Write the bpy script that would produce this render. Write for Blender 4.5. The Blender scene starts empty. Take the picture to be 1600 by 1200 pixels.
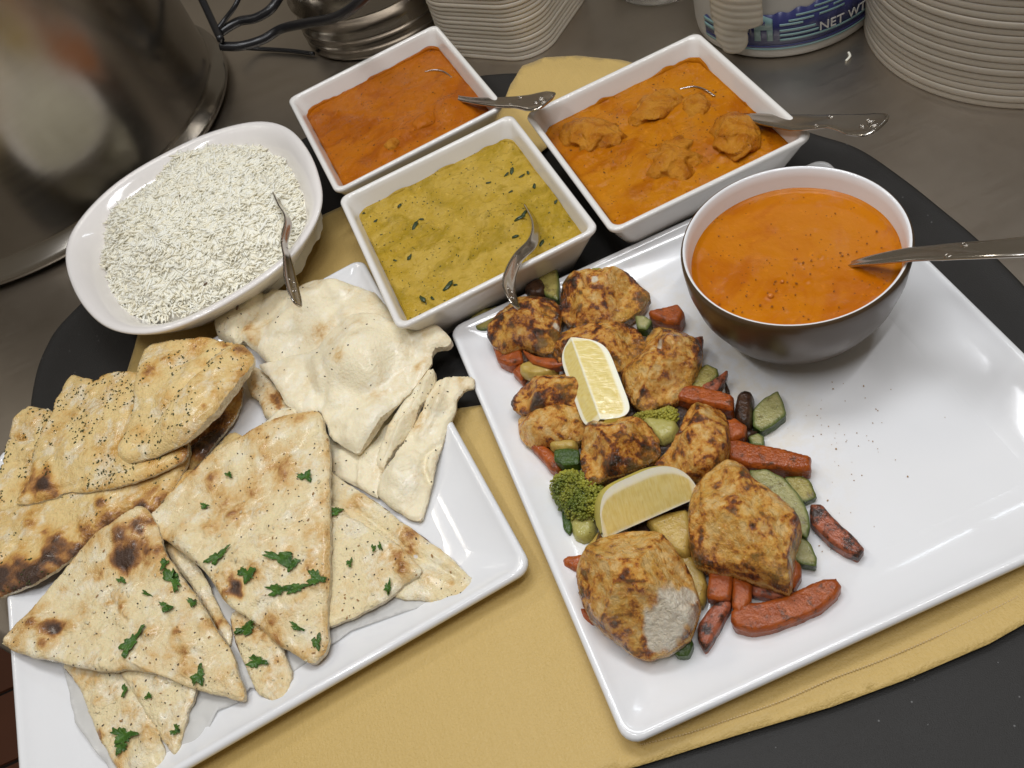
import bpy, bmesh, math, random
import numpy as np
from mathutils import Vector, Matrix
from mathutils.geometry import delaunay_2d_cdt
from mathutils.bvhtree import BVHTree
S = bpy.context.scene
COL = S.collection
random.seed(7)
RS = np.random.RandomState(7)

# ------------------------------------------------------------------ camera
F_PX, TH, RO, CH = 1368.325, 0.886787, -0.420843, 0.544916
c_f = np.array([0, math.cos(TH), -math.sin(TH)]); c_r = np.array([1., 0, 0]); c_u = np.cross(c_r, c_f)
c_r, c_u = math.cos(RO)*c_r+math.sin(RO)*c_u, -math.sin(RO)*c_r+math.cos(RO)*c_u
c_o = np.array([0, 0, CH])
cam = bpy.data.cameras.new('camera'); camo = bpy.data.objects.new('camera', cam); COL.objects.link(camo)
cam.sensor_width = 36; cam.lens = F_PX/1600*36; cam.clip_start = .01; cam.clip_end = 50
M4 = Matrix.Identity(4)
for i in range(3):
    M4[i][0], M4[i][1], M4[i][2], M4[i][3] = c_r[i], c_u[i], -c_f[i], c_o[i]
camo.matrix_world = M4
S.camera = camo

# ------------------------------------------------------------------ room light
w = bpy.data.worlds.new('World'); S.world = w; w.use_nodes = True
w.node_tree.nodes['Background'].inputs[0].default_value = (1.0, .87, .69, 1)
w.node_tree.nodes['Background'].inputs[1].default_value = .15
def area(name, loc, target, sx, sy, power, col):
    L = bpy.data.lights.new(name, 'AREA'); L.shape = 'RECTANGLE'; L.size = sx; L.size_y = sy; L.energy = power; L.color = col
    o = bpy.data.objects.new(name, L); COL.objects.link(o); o.location = loc
    o.rotation_euler = (Vector(target)-Vector(loc)).to_track_quat('-Z', 'Y').to_euler()
    return o
area('ceiling_light', (.16, .66, 1.36), (.02, .36, 0), .6, .3, 6.6, (.94, .965, 1.0))
area('ceiling_light', (-.50, .30, 1.45), (-.1, .40, 0), .9, .05, 4.6, (.95, .97, 1.0))
area('ceiling_light', (.30, .02, 1.5), (.1, .4, 0), 1.2, .05, 8.2, (.97, .98, 1.0))
area('ceiling_light', (1.25, 1.75, 1.75), (.1, .5, 0), .9, .05, 2.0, (.82, .91, 1.0))
area('ceiling_light', (-.9, 1.9, 2.0), (-.2, .7, 0), .9, .12, 6, (1.0, .93, .82))  # warm fill lamp added at the back
S.view_settings.view_transform = 'Standard'; S.view_settings.look = 'None'
S.view_settings.exposure = 0; S.view_settings.gamma = 1
S.render.engine = 'CYCLES'
S.cycles.use_denoising = True
S.cycles.max_bounces = 8

# ------------------------------------------------------------------ helpers
def at(px, py, z):
    """photo pixel (1600x1200) -> world point at height z; works on arrays"""
    px = np.asarray(px, float); py = np.asarray(py, float)
    d = c_f+c_r*((px-800)/F_PX)[..., None]-c_u*((py-600)/F_PX)[..., None]
    t = (np.asarray(z)-CH)/d[..., 2]
    return c_o+t[..., None]*d

def tag(o, label=None, cat=None, group=None, kind=None):
    if label: o['label'] = label
    if cat: o['category'] = cat
    if group: o['group'] = group
    if kind: o['kind'] = kind
    return o

def obj(name, V, Fc, mats, parent=None, smooth=True, midx=None, attrs=None, recenter=True, recalc=True):
    V = np.asarray(V, float)
    me = bpy.data.meshes.new(name)
    ctr = np.zeros(3)
    if recenter:
        ctr = (V.max(0)+V.min(0))/2; ctr[2] = V[:, 2].min()
    if parent is not None:
        pl = np.array(parent.get('_o', (0, 0, 0))) if '_o' in parent else np.array(PO.get(parent.name, (0, 0, 0)))
    else: pl = np.zeros(3)
    me.from_pydata((V-ctr).tolist(), [], [tuple(f) for f in Fc])
    if not isinstance(mats, (list, tuple)): mats = [mats]
    for m in mats: me.materials.append(m)
    if midx is not None: me.polygons.foreach_set('material_index', np.asarray(midx, dtype=np.int32))
    if smooth: me.polygons.foreach_set('use_smooth', np.ones(len(me.polygons), bool))
    if attrs:
        for k, a in attrs.items():
            at_ = me.attributes.new(k, 'FLOAT', 'POINT'); at_.data.foreach_set('value', np.asarray(a, dtype=np.float32))
    if recalc:
        bm = bmesh.new(); bm.from_mesh(me); bmesh.ops.recalc_face_normals(bm, faces=bm.faces); bm.to_mesh(me); bm.free()
    me.update()
    o = bpy.data.objects.new(name, me); COL.objects.link(o)
    if parent is not None:
        o.parent = parent
    o.location = ctr-pl
    PO[o.name] = tuple(ctr)
    return o
PO = {}
def empty(name, loc):
    o = bpy.data.objects.new(name, None); COL.objects.link(o); o.location = loc; PO[o.name] = tuple(loc)
    o.empty_display_size = .02
    return o

# value noise
def _h(ix, iy, iz, s):
    n = (ix*374761393+iy*668265263+iz*2147483647+s*974634777) & 0xffffffff
    n = ((n ^ (n >> 13))*1274126177) & 0xffffffff
    return ((n ^ (n >> 16)) & 0xffff)/65535.
def vn(P, sc, seed=0, octv=1):
    P = np.asarray(P, float)
    if P.shape[-1] == 2: P = np.concatenate([P, np.zeros(P.shape[:-1]+(1,))], -1)
    out = 0; amp = 1; tot = 0
    for o_ in range(octv):
        q = P*sc; i = np.floor(q).astype(np.int64); f = q-i; f = f*f*(3-2*f)
        r = 0
        for a in (0, 1):
            for b in (0, 1):
                for c in (0, 1):
                    wgt = (f[..., 0] if a else 1-f[..., 0])*(f[..., 1] if b else 1-f[..., 1])*(f[..., 2] if c else 1-f[..., 2])
                    r = r+wgt*_h(i[..., 0]+a, i[..., 1]+b, i[..., 2]+c, seed+o_*17)
        out = out+amp*r; tot += amp; amp *= .5; sc *= 2.03
    return out/tot

def rrect(w, l, r, n=5):
    pts = []
    for cx, cy, a0 in ((w/2-r, l/2-r, 0), (-w/2+r, l/2-r, 90), (-w/2+r, -l/2+r, 180), (w/2-r, -l/2+r, 270)):
        for k in range(n+1):
            a = math.radians(a0+90*k/n); pts.append((cx+r*math.cos(a), cy+r*math.sin(a)))
    # extra points on the straight sides
    out = []
    for i, p in enumerate(pts):
        q = pts[(i+1) % len(pts)]; out.append(p)
        if math.dist(p, q) > .02:
            for k in range(1, 8): out.append((p[0]+(q[0]-p[0])*k/8, p[1]+(q[1]-p[1])*k/8))
    return np.array(out)
def loft(rings, cap0=True, cap1=True, closed=True):
    V = np.concatenate(rings); n = len(rings[0]); Fc = []
    for k in range(len(rings)-1):
        for i in range(n if closed else n-1):
            j = (i+1) % n; Fc.append((k*n+i, k*n+j, (k+1)*n+j, (k+1)*n+i))
    if cap0: Fc.append(tuple(range(n-1, -1, -1)))
    if cap1: Fc.append(tuple((len(rings)-1)*n+i for i in range(n)))
    return V, Fc
def xf(P, c, a):
    P = np.array(P, float); ca, sa = math.cos(a), math.sin(a)
    return np.c_[c[0]+P[:, 0]*ca-P[:, 1]*sa, c[1]+P[:, 0]*sa+P[:, 1]*ca, P[:, 2] if P.shape[1] > 2 else np.zeros(len(P))]
def lathe(prof, c, n=72, z0=0):
    rings = []
    for r, z in prof:
        t = np.linspace(0, 2*np.pi, n, endpoint=False)
        rings.append(np.c_[c[0]+r*np.cos(t), c[1]+r*np.sin(t), np.full(n, z0+z)])
    return rings
def tube(pts, rad, n=10, flat=1.0):
    """smooth tube through 3-D points; rad scalar or per point; flat squashes along z"""
    P = spline(np.array(pts, float), 8); m = len(P)
    R = np.interp(np.linspace(0, 1, m), np.linspace(0, 1, len(pts)), [rad]*len(pts) if np.isscalar(rad) else rad)
    rings = []
    for i in range(m):
        t = P[min(i+1, m-1)]-P[max(i-1, 0)]; t /= np.linalg.norm(t)+1e-9
        s = np.cross(t, [0, 0, 1.]); s /= np.linalg.norm(s)+1e-9; u = np.cross(s, t)
        a = np.linspace(0, 2*np.pi, n, endpoint=False)
        rings.append(P[i]+R[i]*(np.cos(a)[:, None]*s+flat*np.sin(a)[:, None]*u))
    return loft(rings)
def spline(P, k, closed=False):
    n = len(P); out = []
    rng = range(n if closed else n-1)
    for i in rng:
        p0 = P[(i-1) % n] if closed or i > 0 else P[0]; p1 = P[i]; p2 = P[(i+1) % n]; p3 = P[(i+2) % n] if closed or i+2 < n else P[-1]
        for j in range(k):
            t = j/k
            out.append(.5*((2*p1)+(-p0+p2)*t+(2*p0-5*p1+4*p2-p3)*t*t+(-p0+3*p1-3*p2+p3)*t**3))
    if not closed: out.append(P[-1])
    return np.array(out)

# ------------------------------------------------------------------ materials
class NT:
    def __init__(s, name):
        s.m = bpy.data.materials.new(name); s.m.use_nodes = True; s.t = s.m.node_tree
        s.b = s.t.nodes['Principled BSDF']
    def n(s, typ, **kw):
        x = s.t.nodes.new(typ)
        for k, v in kw.items():
            if k in x.inputs: x.inputs[k].default_value = v
            else: setattr(x, k, v)
        return x
    def l(s, a, b): s.t.links.new(a, b)
    def val(s, x): return x
    def coord(s, scale=1, sc3=None):
        c = s.n('ShaderNodeTexCoord'); mp = s.n('ShaderNodeMapping')
        s.l(c.outputs['Object'], mp.inputs[0]); mp.inputs['Scale'].default_value = sc3 or (scale,)*3
        return mp.outputs[0]
    def noise(s, scale, detail=3, rough=.55, vec=None, dist=0):
        x = s.n('ShaderNodeTexNoise'); x.inputs['Scale'].default_value = scale; x.inputs['Detail'].default_value = detail
        x.inputs['Roughness'].default_value = rough; x.inputs['Distortion'].default_value = dist
        s.l(vec if vec is not None else s.coord(), x.inputs['Vector'])
        return x.outputs['Fac']
    def ramp(s, fac, stops, interp='LINEAR'):
        x = s.n('ShaderNodeValToRGB'); x.color_ramp.interpolation = interp
        e = x.color_ramp.elements
        while len(e) > 1: e.remove(e[-1])
        e[0].position = stops[0][0]; e[0].color = tuple(stops[0][1])+(1,) if len(stops[0][1]) == 3 else stops[0][1]
        for p, c in stops[1:]:
            q = e.new(p); q.color = tuple(c)+(1,) if len(c) == 3 else c
        s.l(fac, x.inputs[0]); return x.outputs[0]
    def math(s, op, a, b=None, clamp=False):
        x = s.n('ShaderNodeMath', operation=op); x.use_clamp = clamp
        for i, v in enumerate((a, b)):
            if v is None: continue
            if isinstance(v, (int, float)): x.inputs[i].default_value = v
            else: s.l(v, x.inputs[i])
        return x.outputs[0]
    def mix(s, fac, a, b):
        x = s.n('ShaderNodeMix', data_type='RGBA')
        for i, v in ((0, fac), (6, a), (7, b)):
            if isinstance(v, (int, float)): x.inputs[i].default_value = v
            elif isinstance(v, tuple): x.inputs[i].default_value = v+(1,) if len(v) == 3 else v
            else: s.l(v, x.inputs[i])
        return x.outputs[2]
    def attr(s, name): return s.n('ShaderNodeAttribute', attribute_name=name).outputs['Fac']
    def bump(s, h, strength, dist=.001, prev=None):
        x = s.n('ShaderNodeBump'); x.inputs['Strength'].default_value = strength; x.inputs['Distance'].default_value = dist
        s.l(h, x.inputs['Height'])
        if prev is not None: s.l(prev, x.inputs['Normal'])
        return x.outputs[0]
    def out(s, base=None, rough=None, normal=None, metallic=None, sss=None, sssr=(1, .6, .3), sssc=.004, spec=None, trans=None, coat=None, ior=None, alpha=None, sheen=None, coat_rough=None, coat_n=None):
        b = s.b
        def put(k, v):
            if v is None: return
            if isinstance(v, (int, float)): b.inputs[k].default_value = v
            elif isinstance(v, tuple): b.inputs[k].default_value = v+(1,) if len(v) == 3 and k not in ('Subsurface Radius',) else v
            else: s.l(v, b.inputs[k])
        put('Base Color', base); put('Roughness', rough); put('Normal', normal); put('Metallic', metallic)
        put('Specular IOR Level', spec); put('Transmission Weight', trans); put('Coat Weight', coat); put('IOR', ior); put('Alpha', alpha)
        put('Sheen Weight', sheen); put('Coat Roughness', coat_rough); put('Coat Normal', coat_n)
        if sss: put('Subsurface Weight', sss); put('Subsurface Radius', sssr); put('Subsurface Scale', sssc)
        return s.m

def m_porcelain(name, col=(.82, .825, .84), rough=.1):
    t = NT(name); n = t.noise(18, 4); n2 = t.noise(260, 2)
    return t.out(base=t.mix(t.ramp(n, [(.35, (0, 0, 0)), (.75, (1, 1, 1))]), col, tuple(x*.965 for x in col)),
                 rough=t.math('ADD', t.math('MULTIPLY', n, .10), rough-.03), normal=t.bump(n2, .04, .0005), coat=.25, coat_rough=.04)
PORC = m_porcelain('white_glazed_porcelain')
PORC2 = m_porcelain('white_bowl_glaze', (.80, .775, .74), .09)

t = NT('used_plate_glaze'); cg = t.n('ShaderNodeTexCoord'); mp = t.n('ShaderNodeMapping'); mp.inputs['Location'].default_value = (.055, -.01, 0); mp.inputs['Rotation'].default_value = (0, 0, 0); t.l(cg.outputs['Object'], mp.inputs[0])
mp.inputs['Scale'].default_value = (1, .62, 1); ln_ = t.n('ShaderNodeVectorMath', operation='LENGTH'); t.l(mp.outputs[0], ln_.inputs[0])
near = t.ramp(ln_.outputs['Value'], [(.055, (1, 1, 1)), (.115, (0, 0, 0))]); n = t.noise(18, 4); n2 = t.noise(70, 5, .65); n4 = t.noise(260, 2)
st = t.math('MULTIPLY', near, t.ramp(n2, [(.42, (0, 0, 0)), (.62, (1, 1, 1))]))
PORC_U = t.out(base=t.mix(t.math('MULTIPLY', st, .42), (.82, .825, .84), (.76, .62, .36)), rough=t.math('ADD', t.math('MULTIPLY', n2, .16), .05), normal=t.bump(n4, .04, .0005), coat=.25, coat_rough=.04)
def m_bread(name, cream, gold, speck=.5, shine=.35):
    t = NT(name)
    br = t.attr('brown'); n0 = t.noise(26, 3, .55); n1 = t.noise(85, 5, .62); n2 = t.noise(330, 4, .65); n3 = t.noise(1100, 3)
    f = t.math('ADD', br, t.math('MULTIPLY', t.math('SUBTRACT', n0, .5), 1.0))
    f = t.math('ADD', f, t.math('MULTIPLY', t.math('SUBTRACT', n1, .5), .75))
    f = t.math('ADD', f, t.math('MULTIPLY', t.math('SUBTRACT', n2, .5), .4))
    c = t.ramp(f, [(0, cream), (.2, tuple(np.array(cream)*.7+np.array(gold)*.3)), (.42, gold), (.6, (.42, .19, .05)), (.76, (.20, .085, .028)), (.97, (.065, .032, .018))])
    c = t.mix(t.math('MULTIPLY', t.ramp(t.noise(60, 4, .65), [(.5, (0, 0, 0)), (.62, (1, 1, 1))]), t.ramp(f, [(.15, (.5,)*3), (.45, (0,)*3)])), c, (.90, .86, .72))
    vo = t.n('ShaderNodeTexVoronoi'); vo.inputs['Scale'].default_value = 520; t.l(t.coord(), vo.inputs['Vector'])
    sp = t.math('MULTIPLY', t.math('LESS_THAN', vo.outputs['Distance'], .2), t.math('GREATER_THAN', t.noise(90, 3, .6), .66-.12*speck))
    c = t.mix(t.math('MULTIPLY', sp, .25), c, (.34, .20, .09))
    crumb = t.attr('crumb')
    c = t.mix(crumb, c, t.ramp(t.noise(300, 4), [(.3, (.52, .40, .24)), (.7, (.80, .72, .54))]))
    oil = t.ramp(t.noise(48, 4, .65), [(.44, (0, 0, 0)), (.58, (1, 1, 1))])
    rough = t.math('SUBTRACT', .58, t.math('MULTIPLY', oil, shine))
    k = .5 if speck < 0 else 1
    nb = t.bump(n3, .3*k, .0012); nb = t.bump(n2, .6*k, .003, nb); nb = t.bump(n1, .5*k, .006, nb)
    return t.out(base=c, rough=rough, normal=nb, sss=.12, sssc=.003, spec=.5, coat=t.math('MULTIPLY', oil, .55 if shine > .32 else .3), coat_rough=.16)
BREAD_P = m_bread('plain_naan_crust', (.85, .76, .54), (.68, .49, .24), -.3, .24)
BREAD_H = m_bread('herb_naan_crust', (.80, .60, .27), (.66, .38, .10), .3, .42)
BREAD_C = m_bread('stuffed_flatbread_crust', (.84, .71, .43), (.70, .45, .17), .5, .40)

def m_chicken():
    t = NT('roast_chicken')
    br = t.attr('brown'); pale = t.attr('crumb')
    n1 = t.noise(135, 5, .60); n2 = t.noise(330, 5, .7); n3 = t.noise(1200, 3)
    f = t.math('ADD', br, t.math('MULTIPLY', t.math('SUBTRACT', n1, .5), 2.1))
    f = t.math('ADD', f, t.math('MULTIPLY', t.math('SUBTRACT', n2, .5), .8))
    c = t.ramp(f, [(0, (.76, .50, .20)), (.16, (.72, .40, .10)), (.36, (.62, .27, .042)), (.47, (.47, .16, .02)), (.56, (.25, .066, .011)), (.72, (.10, .028, .008)), (.95, (.03, .013, .008))])
    c = t.mix(t.math('MULTIPLY', t.ramp(t.noise(45, 3), [(.45, (0, 0, 0)), (.65, (1, 1, 1))]), .35), c, (.62, .38, .06))
    c = t.mix(pale, c, t.ramp(t.noise(260, 4), [(.3, (.70, .60, .45)), (.7, (.82, .75, .61))]))
    fib = t.noise(1, 3, .5, t.coord(sc3=(700, 120, 500)))
    nb = t.bump(n3, .4, .001); nb = t.bump(fib, .5, .002, nb); nb = t.bump(n2, .8, .003, nb); nb = t.bump(n1, .5, .005, nb)
    rough = t.ramp(t.noise(120, 4), [(.40, (.15,)*3), (.56, (.45,)*3)])
    return t.out(base=c, rough=rough, normal=nb, sss=.08, sssc=.002, spec=.4, coat=t.ramp(t.noise(70, 3, .6), [(.50, (0.,)*3), (.58, (1,)*3)]), coat_rough=.05, coat_n=t.bump(t.noise(380, 3, .6), .9, .0042))
CHICK = m_chicken()

def m_veg(name, c1, c2, cbrown, scale=80, rough=.38, thr=.62, rim=None):
    t = NT(name); n = t.noise(scale, 5, .65); n2 = t.noise(scale*4, 3)
    c = t.ramp(n, [(.3, c1), (.55, c2)])
    if 'buds' in name: c = t.mix(t.ramp(t.noise(38, 2), [(.42, (0, 0, 0)), (.62, (1, 1, 1))]), c, (.40, .38, .05))
    c = t.mix(t.ramp(t.noise(scale*1.3, 5, .7), [(thr-.04, (0, 0, 0)), (thr+.1, (1, 1, 1))]), c, cbrown)
    if rim: c = t.mix(t.attr('rim'), c, rim)
    vo = t.n('ShaderNodeTexVoronoi'); vo.inputs['Scale'].default_value = 500; t.l(t.coord(), vo.inputs['Vector'])
    sp = t.math('LESS_THAN', vo.outputs['Distance'], .18)
    sp = t.math('MULTIPLY', sp, t.math('GREATER_THAN', t.noise(140, 2), .52))
    c = t.mix(t.math('MULTIPLY', sp, .7), c, tuple(x*.3 for x in cbrown))
    nb = t.bump(n2, .35, .0016); nb = t.bump(n, .3, .003, nb)
    return t.out(base=c, rough=rough, normal=nb, sss=.15, sssc=.002, spec=.25, coat=.3, coat_rough=.07, coat_n=t.bump(n2, .6, .0015))
CARROT = m_veg('roast_carrot', (.42, .098, .012), (.30, .062, .008), (.10, .035, .014), 110, .34, .57)
CARROT_B = m_veg('charred_carrot', (.44, .13, .06), (.33, .09, .04), (.04, .02, .014), 90, .45, .47)
ZUCC = m_veg('zucchini_flesh', (.42, .35, .11), (.33, .27, .07), (.14, .09, .025), 110, .3, .56, (.07, .10, .02))
ZUCC_P = m_veg('pale_zucchini_flesh', (.42, .38, .17), (.32, .30, .12), (.15, .12, .05), 110, .28, .58, (.09, .13, .03))
ZRIND = m_veg('zucchini_rind', (.06, .11, .012), (.035, .07, .01), (.03, .03, .008), 120, .3, .66)
POTATO = m_veg('yellow_potato', (.52, .38, .10), (.44, .29, .06), (.22, .11, .02), 70, .35, .6)
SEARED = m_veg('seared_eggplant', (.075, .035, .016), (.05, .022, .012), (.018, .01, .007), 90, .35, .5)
BROC = m_veg('broccoli_buds', (.20, .22, .03), (.10, .13, .018), (.05, .05, .01), 160, .5, .62)
BROC_Y = m_veg('yellowed_broccoli_buds', (.42, .38, .06), (.30, .27, .04), (.16, .11, .02), 160, .45, .66)
STEM = m_veg('broccoli_stem', (.46, .42, .14), (.40, .36, .10), (.2, .14, .03), 60, .35, .7)

def m_curry(name, c1, c2, oilc, scale=30, rough=.14, bump=.5, fleck=(.1, .03, .01), glint=.005):
    t = NT(name)
    n = t.noise(scale, 5, .6, dist=.6); n2 = t.noise(scale*6, 4, .6); n3 = t.noise(scale*22, 3)
    c = t.ramp(n, [(.32, c1), (.62, c2)])
    c = t.mix(t.math('MULTIPLY', t.ramp(t.noise(scale*.8, 4, .6, dist=1.2), [(.48, (0, 0, 0)), (.62, (1, 1, 1))]), .75), c, oilc)
    c = t.mix(t.math('MULTIPLY', t.ramp(n2, [(.6, (0, 0, 0)), (.75, (1, 1, 1))]), .35), c, tuple(min(1, x*1.6+.02) for x in c1))
    vo = t.n('ShaderNodeTexVoronoi'); vo.inputs['Scale'].default_value = 260; t.l(t.coord(), vo.inputs['Vector'])
    sp = t.math('MULTIPLY', t.math('LESS_THAN', vo.outputs['Distance'], .17), t.math('GREATER_THAN', t.noise(60, 3), .54))
    c = t.mix(t.math('MULTIPLY', sp, .8), c, fleck)
    nb = t.bump(n3, bump*.4, .001); nb = t.bump(n2, bump, .0028, nb)
    return t.out(base=c, rough=rough, normal=nb, spec=.12, coat=t.ramp(t.noise(scale*2.2, 3, .6), [(.52, (0.,)*3), (.66, (.5,)*3)]), coat_rough=.04, coat_n=t.bump(t.noise(260, 3, .6), .8, glint*.9))
CUR_L = m_curry('orange_tomato_curry', (.44, .135, .006), (.38, .100, .003), (.29, .066, .001), 26, .17, .6, glint=.006)
CUR_R = m_curry('orange_butter_curry', (.49, .185, .008), (.43, .138, .003), (.33, .085, .001), 26, .15, .5)
CUR_S = m_curry('orange_soup', (.50, .165, .003), (.46, .138, .002), (.38, .092, .001), 20, .24, .16, (.16, .05, .01), .002)
CUR_G = m_curry('yellow_green_curry', (.54, .37, .075), (.44, .285, .028), (.31, .205, .010), 34, .16, .9, (.05, .06, .02), .009)
CHUNK = m_curry('sauced_chicken', (.54, .235, .025), (.45, .155, .008), (.31, .085, .003), 60, .16, .9, glint=.009)

def m_metal(name, col, rough, brush=None, spots=False):
    t = NT(name)
    n = t.noise(1, 4, .6, t.coord(sc3=brush or (60, 60, 60)))
    big = t.noise(5, 5, .6)
    c = t.mix(t.ramp(big, [(.3, (0, 0, 0)), (.7, (1, 1, 1))]), col, tuple(x*.8 for x in col))
    r = t.math('ADD', t.math('MULTIPLY', n, .10), rough); r = t.math('ADD', r, t.math('MULTIPLY', t.math('SUBTRACT', t.noise(14, 5, .7), .45), .14 if rough > .2 else .05))
    nb = t.bump(n, .06, .0006)
    return t.out(base=c, rough=r, metallic=1.0, normal=nb)
STEEL_T = m_metal('brushed_steel_counter', (.54, .485, .42), .30, (9, 420, 9))
STEEL_POT = m_metal('dull_steel_pot', (.44, .41, .365), .17, (5, 5, 160))
STEEL_C = m_metal('steel_canister', (.42, .38, .33), .16, (3, 3, 60))
CUTLERY = m_metal('cutlery_steel', (.58, .54, .49), .12, (30, 30, 30))

t = NT('black_fibreglass_tray'); n = t.noise(1400, 2); big = t.noise(9, 4)
vo = t.n('ShaderNodeTexVoronoi'); vo.inputs['Scale'].default_value = 130; t.l(t.coord(), vo.inputs['Vector'])
dust = t.math('MULTIPLY', t.math('LESS_THAN', vo.outputs['Distance'], .07), t.math('GREATER_THAN', t.noise(40, 2), .5))
TRAYM = t.out(base=t.mix(t.math('MULTIPLY', dust, .5), t.mix(big, (.014, .013, .012), (.022, .020, .018)), (.25, .25, .25)), rough=t.math('ADD', t.math('MULTIPLY', big, .2), .45), normal=t.bump(n, .5, .0006), spec=.35)

t = NT('gold_satin_cloth')
wv = t.n('ShaderNodeTexWave'); wv.inputs['Scale'].default_value = 420; wv.bands_direction = 'X'; wv.inputs['Distortion'].default_value = .4; t.l(t.coord(), wv.inputs['Vector'])
wv2 = t.n('ShaderNodeTexWave'); wv2.inputs['Scale'].default_value = 420; wv2.bands_direction = 'Y'; wv2.inputs['Distortion'].default_value = .4; t.l(t.coord(), wv2.inputs['Vector'])
wsum = t.math('MULTIPLY', wv.outputs['Fac'], wv2.outputs['Fac'])
thr = t.math('ADD', t.math('MULTIPLY', t.noise(1, 4, .6, t.coord(sc3=(900, 40, 1))), .6), t.math('MULTIPLY', t.noise(700, 2), .4))
c = t.mix(thr, (.50, .34, .095), (.64, .45, .155)); c = t.mix(t.math('MULTIPLY', wsum, .35), c, (.72, .52, .25))
CLOTH = t.out(base=c, rough=.42, normal=t.bump(t.noise(600, 2), .5, .0012, t.bump(wsum, .3, .0004)), sheen=.15, spec=.4)

def m_simple(name, col, rough=.5, trans=None, bscale=200, b=.1, metallic=None, sss=None, alpha=None, vary=.12):
    t = NT(name); n = t.noise(bscale, 3); n2 = t.noise(bscale*.15, 3)
    return t.out(base=t.mix(n2, col, tuple(x*(1-vary) for x in col)), rough=rough, normal=t.bump(n, b, .0006), trans=trans, metallic=metallic, sss=sss, alpha=alpha)
PLAST = m_simple('frosted_white_plastic', (.57, .505, .41), .34, sss=.2)
PLAST2 = m_simple('frosted_grey_plastic', (.43, .375, .30), .36, sss=.2)
TUBW = m_simple('white_tub_plastic', (.50, .475, .43), .3)
BLUE = m_simple('blue_print', (.035, .04, .145), .3)
TEAL = m_simple('teal_print', (.22, .36, .36), .3)
PRINTW = m_simple('white_print', (.60, .58, .54), .3)
BROWNC = m_simple('brown_stoneware_glaze', (.075, .045, .022), .30, bscale=40, b=.05)
RUBBER = m_simple('black_cable', (.012, .012, .014), .3)
RICE = None
t = NT('basmati_rice'); rn = t.n('ShaderNodeNewGeometry').outputs['Random Per Island']
RICE = t.out(base=t.ramp(rn, [(0, (.94, .88, .70)), (.5, (.97, .94, .80)), (1, (.98, .97, .88))]), rough=.4, spec=.4)
tr_ = t.n('ShaderNodeBsdfTranslucent'); tr_.inputs[0].default_value = (.96, .93, .82, 1); mx_ = t.n('ShaderNodeMixShader'); mx_.inputs[0].default_value = .06
t.l(t.b.outputs[0], mx_.inputs[1]); t.l(tr_.outputs[0], mx_.inputs[2]); t.l(mx_.outputs[0], t.t.nodes['Material Output'].inputs[0])
LEAF = m_veg('cilantro_leaf', (.085, .19, .025), (.045, .115, .016), (.02, .05, .012), 120, .35, .62)
HERB = m_simple('dried_herb', (.07, .075, .02), .7)
FILL = m_veg('spiced_filling', (.30, .15, .06), (.20, .09, .035), (.08, .03, .015), 200, .5, .5)
t = NT('lemon_flesh'); pi_ = t.attr('pith')
cx = t.n('ShaderNodeCombineXYZ'); t.l(t.math('MULTIPLY', t.attr('along'), 26), cx.inputs[0]); t.l(t.math('MULTIPLY', t.attr('outward'), 3.2), cx.inputs[1])
seg = t.noise(1, 3, .6, cx.outputs[0], .5)
fc = t.ramp(seg, [(.3, (.72, .56, .17)), (.5, (.78, .64, .24)), (.7, (.81, .69, .31))])
LEMONF = t.out(base=t.mix(pi_, fc, (.93, .90, .72)), rough=t.math('ADD', t.math('MULTIPLY', pi_, .35), .14), normal=t.bump(seg, .2, .001), sss=.3, sssr=(1, .9, .3), sssc=.004, coat=.6, coat_rough=.06)
LEMONR = m_simple('lemon_rind', (.62, .53, .11), .35, bscale=500, b=.4, sss=.1)
t = NT('greaseproof_paper'); nn = t.noise(14, 4, dist=1)
PAPER = t.out(base=(.78, .77, .74), rough=.35, alpha=.55, normal=t.bump(nn, .5, .004))
SPICE = m_simple('spice_dust', (.42, .25, .11), .8)
TERRA = m_simple('terracotta_tile', (.24, .085, .045), .35, bscale=40, vary=.35)
GROUT = m_simple('dark_grout', (.03, .022, .018), .8)

# ------------------------------------------------------------------ setting
def slab(name, outline, z0, z1, mat, parent=None, bevel=0):
    P = np.array(outline, float); rings = []
    for z, s in ((z0, 0), (z1, 0)):
        rings.append(np.c_[P, np.full(len(P), z)])
    V, Fc = loft(rings); return obj(name, V, Fc, mat, parent, smooth=False)
# steel counter: its front edge runs diagonally, x + y = -0.02
ct = slab('steel_counter', [(-1.62, 1.6), (.28, -.30), (3.2, -.30), (3.2, 3.6), (-1.62, 3.6)], -.04, 0, STEEL_T)
tag(ct, kind='structure')
# counter front rail (rolled edge)
V, Fc = tube([(-1.62, 1.6, -.012), (-.6, .58, -.012), (.28, -.30, -.012)], .012, 14); tag(obj('counter_edge', V, Fc, STEEL_T), kind='structure')
fl = slab('floor', [(-2.5, -1.5), (1.5, -1.5), (1.5, 3), (-2.5, 3)], -.93, -.904, GROUT); tag(fl, kind='structure')
tv, tf = loft([np.c_[rrect(.143, .143, .006, 2), np.full(len(rrect(.143, .143, .006, 2)), z)] for z in (0, .009)])
tile0 = None
for i in range(8):
    for j in range(8):
        x, y = -1.35+i*.152, .15+j*.152
        if tile0 is None:
            tile0 = obj('tile', xf(tv, (x, y), .0)+np.array([0, 0, -.906]), tf, TERRA, fl, smooth=False)
            base = tile0.location.copy()
        else:
            o = tile0.copy(); COL.objects.link(o); o.parent = fl; o.location = base+Vector((i*.152, j*.152, random.uniform(-.0008, .0008)))

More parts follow.
